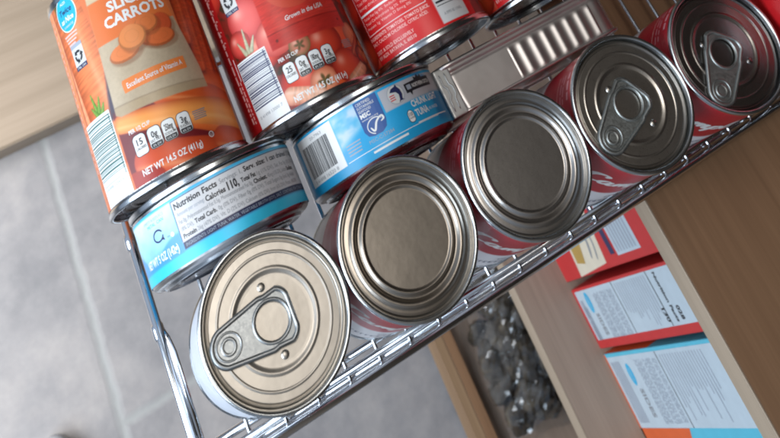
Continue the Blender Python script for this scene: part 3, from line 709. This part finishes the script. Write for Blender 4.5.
q = [(-14.3, 30.2), (-14.3, 15.5), (-13, 13), (-10, 12), (-5.5, 12), (-2.6, 13.6), (-1.4, 17), (-1.4, 30.2)]
p.poly(q[::1], 'blue', 1)
p.text('CERTIFIED', -13.3, 28.0, 1.35, 'white', 2, width=8); p.text('SUSTAINABLE', -13.3, 26.2, 1.35, 'white', 2, width=9.5); p.text('SEAFOOD', -13.3, 24.4, 1.35, 'white', 2, width=7)
p.text('MSC', -13.3, 21.8, 2.1, 'white', 2, bold=.04); p.text('www.msc.org', -13.3, 20.3, .95, 'white', 2, width=9)
p.ring(-7.4, 16.2, 4.6, .45, 'white', 2, 24, ry=3.6, a0=.6, a1=4.3); p.stroke([(-10.5, 16.2), (-9, 14.1), (-6.6, 17.6), (-3.4, 19.2), (-2.6, 17.6), (-4.4, 16.8)], .9, 'white', 2)
p.text('MSC-C-57384', -14, 9.6, 1.7, 'palegrey', 1, width=14)
for k in range(4): p.rect(-26, -18.5+k*.3, 9.5+k*1.5, 10.1+k*1.5, 'palegrey', 1)
p.rect(-28, 30, 7.2, 7.5, 'white', 1); p.rect(-14, 6, 5.0, 6.0, 'white', 1)
p.disc(8.6, 24.6, 5.0, 4.6, 'offwhite', 1, 28); p.ring(8.6, 24.6, 5.0, .3, 'palegrey', 2, 28, ry=4.6)
p.poly([(5.6, 26.3), (7, 27.8), (9.4, 28.3), (10.4, 29.2), (10.8, 27.8), (12, 26), (12.2, 23.5), (11.4, 21.6), (12.4, 20.6), (10.2, 20.9), (8.8, 20.2), (9.8, 21.8), (10.2, 24), (9, 25.6), (7, 26)], 'navy', 2)
for k in range(3): p.rect(4.6, 7.6, 22.2+k*1.1, 22.7+k*1.1, 'red', 2)
p.poly([(15.2, 22.6), (17.4, 22.6), (18.2, 20.8), (19.2, 22.8), (37, 22.8), (37, 27.8), (30.5, 27.8), (30, 29.4), (28, 28.4), (27, 30), (25.4, 28.4), (23.6, 29.2), (23.6, 27.6), (15.2, 27.2)], 'black', 2)
p.poly([(16.4, 24), (19.4, 24), (19.4, 26.4), (16.4, 26.4)], 'palegrey', 3); p.text('NORTHERN CATCH', 20.4, 24.2, 2.0, 'white', 3, width=15.5, bold=.02)
p.text('CHUNK LIGHT', 14.6, 15.6, 3.2, 'white', 1, width=22, bold=.03); p.text('TUNA', 14.8, 10.8, 3.3, 'white', 1, width=9.6, bold=.03); p.text('IN WATER', 25.2, 11.2, 1.6, 'white', 1, width=8)
badge(p, 9.6, 9.0, 4.0, 6.2, '110', 'CALORIES'); p.rect(14, 40, 7.6, 8.1, 'white', 1)
p.build('printing', cyl_map(RU), u2)

# ------------------------------------------------------------------ sardine tin standing on its long edge
def rr_pts(x0, x1, z0, z1, r, n=10, dense=None):
    P = []
    for (cx, cz, a) in ((x1-r, z0+r, -90), (x1-r, z1-r, 0), (x0+r, z1-r, 90), (x0+r, z0+r, 180)):
        for k in range(n+1):
            t = math.radians(a+90*k/n); P.append((cx+r*math.cos(t), cz+r*math.sin(t)))
    out = []
    for i, p_ in enumerate(P):
        q_ = P[(i+1) % len(P)]; out.append(p_); L = math.hypot(q_[0]-p_[0], q_[1]-p_[1]); m = int(L/.6)
        if L > 8:
            for k in range(1, m): out.append((p_[0]+(q_[0]-p_[0])*k/m, p_[1]+(q_[1]-p_[1])*k/m))
    return out
tin = thing('sardine_tin', 'empty looking ribbed aluminium sardine tin standing on its long edge', 'tin', (186.5, 50, 0))
base = rr_pts(-57.5, 56.5, 1.5, 59, 9); mb = MB(); ny = 40; V = []; F = []; L = len(base)
cz = 30
for j in range(ny+1):
    y = -12+24*j/ny; dr = 1.0*(y+12)/24
    for (x, z) in base:
        s = (1+dr/40); xx, zz = x*(1+dr/58.5), cz+(z-cz)*(1+dr/29)
        d = 0
        if z > 58.9 and -13 < x < 44:       # pressed ribs across the upper wall
            env = 1/(1+math.exp((y-5.5)*2.2))/(1+math.exp(-(y+11)*3)); ph = (x+13)/57*7*2*PI
            d = .40*env*(1-abs(math.sin(ph/2))**1.5*1.6)
        if abs(z-59) < 22 or z > 50: d -= .8*math.exp(-((y-8.2)/.9)**2)     # groove under the rim
        if x < -46 and z > 40: d -= 1.1*math.exp(-((math.hypot(x+47.5, z-48)-11)**2)/30)*math.exp(-((x+54+.18*y)/1.6)**2)
        V.append((xx+d*(x/58.5)*.3 if z < 58.9 else xx, y, zz+(d if z > 50 else 0)))
for j in range(ny):
    for k in range(L): F.append((j*L+k, j*L+(k+1) % L, (j+1)*L+(k+1) % L, (j+1)*L+k))
mb.add(V, F, M['aluminium'])
fr = len(V); mb.add([V[k] for k in range(L)]+[(0, -12, 30)], [(k, (k+1) % L, L) for k in range(L)], M['aluminium'])
mb.build('tray', tin)
mb = MB(); o_ = rr_pts(-59.5, 58.0, -.5, 61.2, 10.5); mb.tube([(x, 12.3, z+.4) for x, z in o_[::3]], 1.35, M['aluminium'], 10, closed=True); mb.build('rim', tin)
mb = MB(); mb.add([(x*.985, 12.0, 30+(z-30)*.98) for x, z in o_]+[(0, 12.0, 30)], [(k, (k+1) % len(o_), len(o_)) for k in range(len(o_))], M['aluminium']); mb.build('lid', tin)
mb = MB(); mb.box(-60.2, -50.5, -13.2, 13.0, 57.5, 60.9, M['dull_tin']); mb.build('folded_corner', tin, bevel=1.2, seg=3)
for x_ in (-57.4, -54.2):
    mb = MB(); mb.tube([(x_+(1.3 if abs(y_) < 4 else -.2)*(1 if y_ > -8 else 1.5), y_, 61.0) for y_ in range(-10, 11, 2)], [.15]+[.55]*9+[.15], M['dull_tin'], 8); mb.build('crease', tin)
mb = MB(); o2 = rr_pts(-58.8, 57.3, .2, 60.0, 9.5)
seg = [(x, -12.4, z) for x, z in o2]; mb.tube(seg[::3], .9, M['aluminium'], 8, closed=True); mb.build('foot_bead', tin)

# ------------------------------------------------------------------ chrome wire rack
rack = thing('wire_rack', 'chrome wire rack with front bars and welded cross wires holding all the cans', 'wire rack', (150, 80, -16.5))
off = Vector((-150, -80, 16.5))
def rod(name, a, b, r, n=12, parent=rack, mat='chrome', pts=None):
    mb = MB(); mb.tube([Vector(q)+off for q in (pts or (a, b))], r, M[mat], n); return mb.build(name, parent)
xl, xr, yf, yb = -42.8, 470, -42.6, 250
rod('front_bar', (xl, -30.6, -5.1), (xr, -30.6, -5.1), 2.0)
rod('front_bar', (xl+1, -35.7, 1.2), (xr, -35.7, 1.0), 1.6)
rod('front_bar', (xl+1, -38.7, -4.6), (xr, -38.7, -4.6), 1.5)
rod('front_rail', None, None, 2.35, 16, pts=[(xr, yf, -1.5), (xl+7, yf, -1.5), (xl+2, yf+1.2, -1.5), (xl+.3, yf+5, -1.5), (xl, yf+10, -2.5), (xl, yb, -4.0)])
rod('lower_rail', None, None, 1.5, 12, pts=[(xr, yf+.6, -8.5), (xl+6, yf+.6, -8.5), (xl+1, yf+4, -8.5), (xl+.3, yf+9, -8.5), (xl+.3, yb, -9.5)])
rod('side_bar', None, None, 1.7, 12, pts=[(xl+3.6, -41, -3), (xl+3.6, 12, -3), (xl+2.6, 19, -3.4), (xl+.8, 25, -4)])
rod('back_bar', (xl, 130, -5), (xr, 130, -5), 1.9); rod('back_bar', (xl, 220, -5), (xr, 220, -5), 1.9)
wz = -1.55
mb = MB(); mb.tube([Vector(q)+Vector((0, -80, 16.5)) for q in ((0, -41, wz-.3), (0, -38.2, wz), (0, 220, wz))], 1.15, M['chrome'], 10)
w0 = mb.build('cross_wire', rack)
for k in range(29):
    w = w0 if k == 0 else w0.copy()
    if k: COL.objects.link(w); w.parent = rack
    w.location = Vector((0.6+17.83*(k-1)-150, 0, 0))*S
for (y, l) in ((66.5, 5), (23.5, 5)):
    mb = MB(); mb.tube([Vector(q)+off for q in ((xl-.2, y-l/2-2, -4.5), (xl-.2, y-l/2, -4), (xl-.2, y+l/2, -4), (xl-.2, y+l/2+2, -4.5))], [2.4, 3.15, 3.15, 2.4], M['chrome'], 12); mb.build('weld', rack)

# ------------------------------------------------------------------ wooden shelving on the right, cabinet base, floor
X0 = 236
def panel(name, lab, x0, x1, y0, y1, z1, th, top, edge, cat='shelf', eb=1.2):
    t = thing(name, lab, cat, ((x0+x1)/2, (y0+y1)/2, z1-th)); cx, cy = (x0+x1)/2, (y0+y1)/2
    mb = MB(); mb.box(x0-cx+eb, x1-cx, y0-cy, y1-cy, 0, th, M[top]); mb.build('board', t, bevel=.3, seg=1)
    mb = MB(); mb.box(x0-cx, x0-cx+eb-.02, y0-cy, y1-cy, 0, th+.15, M[edge]); mb.build('edge_band', t, bevel=.3, seg=1)
    return t
panel('shelf', 'upper wooden shelf with a pale edge under the right end of the rack', X0, X0+420, -420, 330, -16.6, 17.5, 'wood_mid', 'wood_edge')
panel('shelf', 'middle pale wood shelf carrying the upright food boxes', X0, X0+420, -420, 330, -326, 17, 'wood_pale', 'wood_edge')
dr = thing('shelf', 'lowest wooden shelf with a raised front lip where the plastic bag lies', 'shelf', (X0+150, -50, -680))
mb = MB(); mb.box(-133, 270, -370, 380, 0, 20, M['wood_pale']); mb.build('board', dr, bevel=.4, seg=1)
mb = MB(); mb.box(-143.9, -133.1, -370, 380, 0, 33.5, M['wood_mid']); mb.build('lip', dr, bevel=.8, seg=2)
mb = MB(); mb.box(-154, -144, -370, 380, 0, 34, M['wood_warm']); mb.build('edge_band', dr, bevel=.6)
cab = thing('cabinet_base', 'pale wooden cabinet base board crossing the upper left corner above the tiles', 'cabinet', (-150, 500, -690))
a = Vector((-290, 252)); b = Vector((60, 265))
mb = MB(); mb.box(-500, 330, -213.1, 400, 24, 44, M['wood_base']); mb.build('board', cab, bevel=.5)
mb = MB(); mb.box(-500, 330, -215, -213.8, 23.9, 44.4, M['wood_base']); mb.build('edge_band', cab, bevel=.4)
mb = MB(); mb.box(-500, 330, -214.0, -196, 0, 23.8, M['wood_base']); mb.build('plinth', cab, bevel=.5)

m, nt, b = new_mat('floor_tile')
tc = N(nt, 'ShaderNodeTexCoord'); sp = N(nt, 'ShaderNodeSeparateXYZ'); nt.links.new(tc.outputs['Object'], sp.inputs[0])
wob = noise(nt, 55, 5); wb = N(nt, 'ShaderNodeMath', operation='MULTIPLY_ADD'); wb.inputs[1].default_value = .006; wb.inputs[2].default_value = -.003; nt.links.new(wob.outputs[0], wb.inputs[0])
def dist_to(sock, val):
    a = N(nt, 'ShaderNodeMath', operation='ADD'); nt.links.new(sock, a.inputs[0]); nt.links.new(wb.outputs[0], a.inputs[1])
    s_ = N(nt, 'ShaderNodeMath', operation='SUBTRACT'); s_.inputs[1].default_value = val; nt.links.new(a.outputs[0], s_.inputs[0])
    q = N(nt, 'ShaderNodeMath', operation='ABSOLUTE'); nt.links.new(s_.outputs[0], q.inputs[0]); return q
dx = dist_to(sp.outputs[0], -.078); dy = dist_to(sp.outputs[1], .0016)
gt = N(nt, 'ShaderNodeMath', operation='LESS_THAN'); gt.inputs[1].default_value = -.078; nt.links.new(sp.outputs[0], gt.inputs[0])
dy2 = N(nt, 'ShaderNodeMath', operation='ADD'); nt.links.new(dy.outputs[0], dy2.inputs[0]); nt.links.new(gt.outputs[0], dy2.inputs[1])
mn = N(nt, 'ShaderNodeMath', operation='MINIMUM'); nt.links.new(dx.outputs[0], mn.inputs[0]); nt.links.new(dy2.outputs[0], mn.inputs[1])
gr = N(nt, 'ShaderNodeMapRange'); gr.inputs[1].default_value = .0010; gr.inputs[2].default_value = .0064; gr.inputs[3].default_value = 1; gr.inputs[4].default_value = 0; nt.links.new(mn.outputs[0], gr.inputs[0])
n1 = noise(nt, 9, 9, .66); n2 = noise(nt, 45, 5, .6)
r1 = ramp(nt, n1.outputs[0], [(.3, (.165, .168, .18)), (.5, (.26, .255, .262)), (.7, (.37, .352, .345))])
mx = N(nt, 'ShaderNodeMix', data_type='RGBA', blend_type='MULTIPLY'); mx.inputs[0].default_value = .35
r2 = ramp(nt, n2.outputs[0], [(.35, (.75, .75, .77)), (.6, (1, 1, 1))]); nt.links.new(r1.outputs[0], mx.inputs[6]); nt.links.new(r2.outputs[0], mx.inputs[7])
mg = N(nt, 'ShaderNodeMix', data_type='RGBA'); nt.links.new(gr.outputs[0], mg.inputs[0]); nt.links.new(mx.outputs[2], mg.inputs[6]); mg.inputs[7].default_value = (.30, .31, .31, 1)
nt.links.new(mg.outputs[2], b.inputs['Base Color']); b.inputs['Roughness'].default_value = .5
hh = N(nt, 'ShaderNodeMath', operation='MULTIPLY_ADD'); hh.inputs[1].default_value = -1.5; nt.links.new(gr.outputs[0], hh.inputs[0]); nt.links.new(n2.outputs[0], hh.inputs[2])
bump(nt, b, hh.outputs[0], .25, .0015)
mb = MB(); mb.box(-1500, 1500, -1500, 1500, -20, 0, m); fl = mb.build('floor'); fl.location.z = -.690; fl['kind'] = 'structure'

# ------------------------------------------------------------------ food boxes standing on the middle shelf
def face_x(x0, y0, z0):      # the face turned to -x: u runs up (z), v runs along +y ; text reads along the height
    return lambda u, v, h: (x0-h, y0+v, z0+u)
BX = 279.5
GB = 'upright food boxes on the middle shelf'
def food_box(lab, y0, y1, h, col, side, seed, style):
    t = thing('food_box', lab, 'food box', (BX+60, (y0+y1)/2, -325.9), group=GB)
    w = (y1-y0)/2; mb = MB(); mb.box(-60, 60, -w, w, 0, h, M[col]); mb.box(-59.9, 59.9, -.25, .25, h-.3, h+.35, M['card_white']); mb.build('carton', t, bevel=1.0, seg=3)
    p = Print(); W = 2*w; r = random.Random(seed)
    if style == 'panel':
        a, b = 5.5, h-3; p.rect(a, b, 6.2, W-2.2, 'card_white', 1)
        p.rect(a+3, a+9, 6, W*.45, 'palegrey', 2); p.rect(a+3, a+9, W*.5, W-9, 'palegrey', 2)
        p.barcode(a+3.5, a+12, W*.14, W-14, 'palegrey', True, seed, 3)
        p.disc(a+21, W*.74, 4.6, 7.6, 'cyan', 2, 28); p.rect(a+20.5, a+21.5, W*.74-4.5, W*.74+4.5, 'card_white', 3)
        p.text('SIDES', a+23.5, W*.55, 6.4, 'grey', 2, width=W*.36, rot=-PI/2, bold=.03)
        for k in range(22):
            if k % 8 == 7: continue
            z = 6.
            while z < W-7:
                l = r.uniform(1.2, 4.5); p.rect(a+36+k*1.9, a+36.9+k*1.9, z, min(z+l, W-6), 'palegrey', 2); z += l+.9
        p.rect(a+82, a+83, 6.4, W-2.2, 'black', 2)
        for k in range(14):
            l = r.uniform(.4, .74)*W; p.rect(a+88+k*4.3, a+89.2+k*4.3, W-4-l, W-4, 'palegrey', 2)
        p.rect(a+150, a+151.2, 6.4, W-2.2, 'black', 2)
        p.text('130', a+146, 18, 5, 'black', 2, width=9, rot=-PI/2, bold=.04); p.text('Nutrition Facts', a+161, W-4, 4.2, 'black', 2, width=W*.72, rot=-PI/2, bold=.04)
        p.text('028', a+170, 18, 5, 'black', 2, width=9, rot=-PI/2, bold=.04)
    if style == 'panel2':
        a, b = 3., h-3; p.rect(a, b, 18.5, W-2.5, 'card_white', 1); p.poly([(0.3, .3), (h*.30, .3), (h*.33, 8), (h*.42, 10), (h*.45, 18.4), (.3, 18.4)], 'card_orange', 1)
        for k in range(6): p.rect(a+4+k*3.2, a+6+k*3.2, 22, W-6, 'palegrey', 2)
        p.disc(a+34, W*.78, 4.6, 7.6, 'cyan', 2, 28); p.rect(a+33.5, a+34.4, W*.78-4.6, W*.78+4.6, 'card_white', 3)
        p.text('SIDES', a+36, W*.64, 6.4, 'grey', 2, width=W*.28, rot=-PI/2, bold=.03)
        for k in range(22):
            if k % 9 == 8: continue
            z = 21.+r.uniform(0, 1)
            while z < W-7:
                l = r.uniform(1.2, 4.5); p.rect(a+52+k*1.9, a+52.9+k*1.9, z, min(z+l, W-6), 'palegrey', 2); z += l+.9
        p.rect(a+97, a+98, 18.6, W-2.6, 'black', 2)
        for k in range(16):
            l = r.uniform(.3, .62)*W; p.rect(a+103+k*4.6, a+104.3+k*4.6, W-5-l, W-5, 'palegrey', 2)
        p.rect(-0+.2, 2.8, .5, W-.5, 'card_orange', 1)
    if style == 'front':
        p.poly([(0.5, W-14), (16, W-12), (18, W-.5), (.5, W-.5)], 'card_white', 1)
        p.poly([(38, .5), (100, 4), (112, W-1), (48, W-.5)], 'cream', 1); p.poly([(44, 10), (60, 8), (72, 30), (60, 52), (48, 44)], 'food', 2)
        p.stroke([(78, 10), (84, 22), (80, 34), (88, 44)], 3, 'grey', 2); p.stroke([(88, 8), (94, 20), (92, 30)], 2, 'grey', 2)
        p.rect(128, 172, 6, W-4, 'card_white', 1)
        for k in range(7): p.rect(132+k*5.4, 134.6+k*5.4, 8, W-7, 'palegrey', 2)
        p.rect(116, 124, 8, W-12, 'navy', 2)
    p.build('printing', lambda u, v, q_: (-60-q_, v-w, u), t, None, .12)
    if side:
        s2 = Print()
        if side == 'half':
            s2.rect(0, h*.44, .6, 119, 'card_orange', 1); s2.rect(h*.44, h-1, .6, 119, 'card_blue', 1)
        s2.build('side_print', lambda u, v, q_: (-60+v, w+q_, u), t, None, .12)
    return t
food_box('dark red food box with a picture, mostly hidden beneath the rack rail', -82, -24, 196, 'card_red', None, 3, 'front')
food_box('bright red edged box with a white nutrition panel, between two other boxes', -132, -88, 200, 'card_red', None, 2, 'panel')
food_box('orange and light blue box with a white panel, nearest the bottom right corner', -206, -136.0, 204, 'card_blue', 'half', 1, 'panel2')

# ------------------------------------------------------------------ clear bag of dried mushrooms on the lowest shelf
m, nt, b = new_mat('shrivelled_brown')
n = noise(nt, 75, 7, .72); r = ramp(nt, n.outputs[0], [(.34, (.014, .011, .008)), (.54, (.05, .038, .025)), (.76, (.16, .125, .08))]); nt.links.new(r.outputs[0], b.inputs['Base Color']); b.inputs['Roughness'].default_value = .6; bump(nt, b, n.outputs[0], .8, .003)
M['dried'] = m
def lump(seed, r=17):
    bm = bmesh.new(); bmesh.ops.create_icosphere(bm, subdivisions=4, radius=1)
    q = random.Random(seed); w = [(Vector([q.gauss(0, 1) for _ in range(3)]).normalized(), q.uniform(0, 6), q.uniform(2, 5) if k_ < 6 else q.uniform(8, 17)) for k_ in range(14)]
    for v in bm.verts:
        n_ = v.co.copy(); d = 1+sum((.10 if f < 6 else .028)*(math.sin(n_.dot(a)*f+p_) if f < 6 else 1-2*abs(math.sin(n_.dot(a)*f/2+p_))) for a, p_, f in w)
        v.co = Vector((n_.x*d*r*1.15, n_.y*d*r, n_.z*d*r*.62))*S
    me = bpy.data.meshes.new('dried_mushroom'); bm.to_mesh(me); bm.free(); me.materials.append(M['dried'])
    me.polygons.foreach_set('use_smooth', [True]*len(me.polygons)); return me
lm = [lump(s, rnd.uniform(14, 17)) for s in range(5)]
bag_c = Vector((323, -110, -659))
cells = []
for layer_, (zz, gx, gy) in enumerate(((12, 4, 6), (28, 3, 5), (41, 2, 3))):
    for i in range(gx):
        for j in range(gy): cells.append(((i-(gx-1)/2)*25+rnd.uniform(-4, 4), (j-(gy-1)/2)*26+rnd.uniform(-4, 4), zz+rnd.uniform(-2, 2)))
for (x, y, z) in cells:
    o = bpy.data.objects.new('dried_mushroom', lm[rnd.randrange(5)]); COL.objects.link(o); o.location = (bag_c+Vector((x, y, z)))*S
    o.rotation_euler = (rnd.uniform(-.5, .5), rnd.uniform(-.5, .5), rnd.uniform(0, 6.3))
    tag(o, 'dark shrivelled dried mushroom inside the clear plastic bag', 'dried mushroom', 'dried mushrooms in the plastic bag')
m = bpy.data.materials.new('clear_film'); m.use_nodes = True; nt = m.node_tree; nt.nodes.clear()
out = N(nt, 'ShaderNodeOutputMaterial'); tr = N(nt, 'ShaderNodeBsdfTransparent'); tr.inputs[0].default_value = (.96, .97, .98, 1)
gl = N(nt, 'ShaderNodeBsdfGlossy'); gl.inputs['Roughness'].default_value = .055; gl.inputs[0].default_value = (.9, .95, 1, 1)
lw = N(nt, 'ShaderNodeLayerWeight'); lw.inputs[0].default_value = .35; ms = N(nt, 'ShaderNodeMixShader')
mr = N(nt, 'ShaderNodeMapRange'); mr.inputs[3].default_value = .05; mr.inputs[4].default_value = .30; nt.links.new(lw.outputs['Facing'], mr.inputs[0])
n = noise(nt, 42, 5, .6); bn = N(nt, 'ShaderNodeBump'); bn.inputs['Strength'].default_value = .5; bn.inputs['Distance'].default_value = .004
nt.links.new(n.outputs[0], bn.inputs['Height']); nt.links.new(bn.outputs[0], gl.inputs['Normal']); nt.links.new(bn.outputs[0], lw.inputs['Normal'])
nt.links.new(mr.outputs[0], ms.inputs[0]); nt.links.new(tr.outputs[0], ms.inputs[1]); nt.links.new(gl.outputs[0], ms.inputs[2]); nt.links.new(ms.outputs[0], out.inputs[0])
M['film'] = m
nx, ny = 30, 44; V = []; F = []; cr = random.Random(12)
for side in (0, 1):
    for j in range(ny+1):
        for i in range(nx+1):
            u = i/nx*2-1; v = j/ny*2-1; e = max(0, (1-abs(u)**3.2)*(1-abs(v)**3.5))
            wr = 3.4*(1-2*abs(math.sin(u*5+v*3+1.5*math.sin(v*5))))+3.0*(1-2*abs(math.sin(v*9-u*5+math.sin(u*4))))+1.6*math.sin(u*19+v*11)
            x = u*62*(1-.05*math.sin(v*5)); y = v*97*(1+.03*math.sin(u*8))
            z = (62*e**.45+(wr+cr.uniform(-3.6, 3.6))*e**.3+2+abs(wr)*.3) if side else .6
            V.append((x, y, z))
n1_ = (nx+1)*(ny+1)
for j in range(ny):
    for i in range(nx):
        a = j*(nx+1)+i; F.append((n1_+a, n1_+a+1, n1_+a+nx+2, n1_+a+nx+1)); F.append((a, a+nx+1, a+nx+2, a+1))
F = [t for f in F for t in ((f[0], f[1], f[2]), (f[0], f[2], f[3]))]
mb = MB(); mb.add(V, F, M['film'], False); bg = mb.build('plastic_bag'); bg.location = bag_c*S; bg.rotation_euler.z = math.radians(-4)
tag(bg, 'crumpled clear plastic bag of dark dried mushrooms on the lowest shelf', 'plastic bag')

# ------------------------------------------------------------------ shoe toe on the tiles, lower left corner
m, nt, b = new_mat('shoe_fabric'); n = noise(nt, 300, 3); r = ramp(nt, n.outputs[0], [(.3, (.28, .29, .31)), (.7, (.42, .43, .45))]); nt.links.new(r.outputs[0], b.inputs['Base Color']); b.inputs['Roughness'].default_value = .8; bump(nt, b, n.outputs[0], .4, .001)
M['shoe'] = m
sh = thing('shoe', 'rounded grey shoe toe on the tiles in the lower left corner', 'shoe', (-166, -56, -690), (0, 0, math.radians(-20)))
def shoe_mesh(name, h0, h1, grow, mat, flatf):
    mb = MB(); V = []; F = []; n = 48; rings = 12
    def outline(t):
        a = 2*PI*t; x = math.cos(a); y = math.sin(a); w = 40*(1-.12*(y < 0)*abs(y)); return (x*w, y*125-40+0*(y > 0))
    for j in range(rings+1):
        f = j/rings; sc = math.sqrt(max(0, 1-f**2.4)) if flatf else 1
        for k in range(n):
            x, y = outline(k/n); V.append((x*sc+grow*(x/45 if not flatf else 0), (y+40)*sc-40, h0+(h1-h0)*f*(1-.3*max(0, y+40)/125)))
    for j in range(rings):
        for k in range(n): F.append((j*n+k, j*n+(k+1) % n, (j+1)*n+(k+1) % n, (j+1)*n+k))
    F.append(tuple(rings*n+k for k in range(n)))
    mb.add(V, F, mat); return mb.build(name, sh)
shoe_mesh('sole', 0, 18, 2, M['offwhite'], False); shoe_mesh('upper', 18.2, 62, 0, M['shoe'], True)

# ------------------------------------------------------------------ camera
Rm = [[0.871770930022342, -0.4541501443114421, 0.18374735913715157], [-0.2511123878340509, -0.7362650859028205, -0.6283759161177276], [0.4206637781462319, 0.5016586186864616, -0.7558972258537064]]
cam = bpy.data.cameras.new('camera'); co = bpy.data.objects.new('camera', cam); COL.objects.link(co); scene.camera = co
rot = Matrix((Rm[0], [-q for q in Rm[1]], [-q for q in Rm[2]])).transposed()
co.matrix_world = Matrix.Translation(Vector((-63.807, -7.404, 633.223))*S) @ rot.to_4x4()
cam.sensor_width = 36; cam.lens = 991.085/780*36; cam.shift_x = (390-379.87)/780; cam.shift_y = -(219+397.956)/780
cam.clip_start = .02; cam.clip_end = 20
cam.dof.use_dof = True; cam.dof.focus_distance = .50; cam.dof.aperture_fstop = 17

# ------------------------------------------------------------------ light
w = bpy.data.worlds.new('World'); scene.world = w; w.use_nodes = True; nt = w.node_tree
bg_ = nt.nodes['Background']; tc = N(nt, 'ShaderNodeTexCoord'); sp = N(nt, 'ShaderNodeSeparateXYZ'); nt.links.new(tc.outputs['Generated'], sp.inputs[0])
mr = N(nt, 'ShaderNodeMapRange'); mr.inputs[1].default_value = -1; mr.inputs[2].default_value = 1; nt.links.new(sp.outputs[0], mr.inputs[0])
rp = ramp(nt, mr.outputs[0], [(.0, (.55, .68, .90)), (.30, (.55, .64, .78)), (.46, (.36, .36, .37)), (.56, (.26, .23, .20)), (.60, (.12, .105, .09)), (.68, (.075, .066, .057)), (.76, (.045, .038, .034)), (1, (.035, .03, .028))])
my = N(nt, 'ShaderNodeMapRange'); my.inputs[1].default_value = -.75; my.inputs[2].default_value = .1; my.inputs[3].default_value = .75; my.inputs[4].default_value = 1; nt.links.new(sp.outputs[1], my.inputs[0])
vm = N(nt, 'ShaderNodeVectorMath', operation='SCALE'); nt.links.new(rp.outputs[0], vm.inputs[0]); nt.links.new(my.outputs[0], vm.inputs['Scale'])
nt.links.new(vm.outputs[0], bg_.inputs[0]); bg_.inputs[1].default_value = .62
def area(name, loc, target, size, power, col, spread=180):
    l = bpy.data.lights.new(name, 'AREA'); l.shape = 'RECTANGLE'; l.size, l.size_y = size; l.energy = power; l.color = col; l.spread = math.radians(spread)
    o = bpy.data.objects.new(name, l); COL.objects.link(o); o.location = Vector(loc)*S
    o.rotation_euler = (Vector(target)-Vector(loc)).to_track_quat('-Z', 'Y').to_euler(); return o
area('window_light', (-760, -60, 420), (-40, 60, 0), (.7, .7), 14, (.78, .89, 1.0))
area('low_floor_fill', (-620, 330, -120), (-330, 160, -690), (.5, .5), 4.8, (1.0, .97, .95), 110)  # added fill brightening the tiles at left, not an actual window
area('overhead_fill', (-90, 240, 1500), (0, 60, 0), (.36, .6), 5, (1.0, .95, .88))  # added overhead light, placed to brighten the leftmost lid; no known lamp

scene.view_settings.view_transform = 'Standard'; scene.view_settings.look = 'None'; scene.view_settings.exposure = -.06; scene.view_settings.gamma = 1
scene.render.engine = 'CYCLES'; scene.cycles.use_denoising = True; scene.cycles.filter_width = 2.1; scene.cycles.max_bounces = 8; scene.cycles.transparent_max_bounces = 12
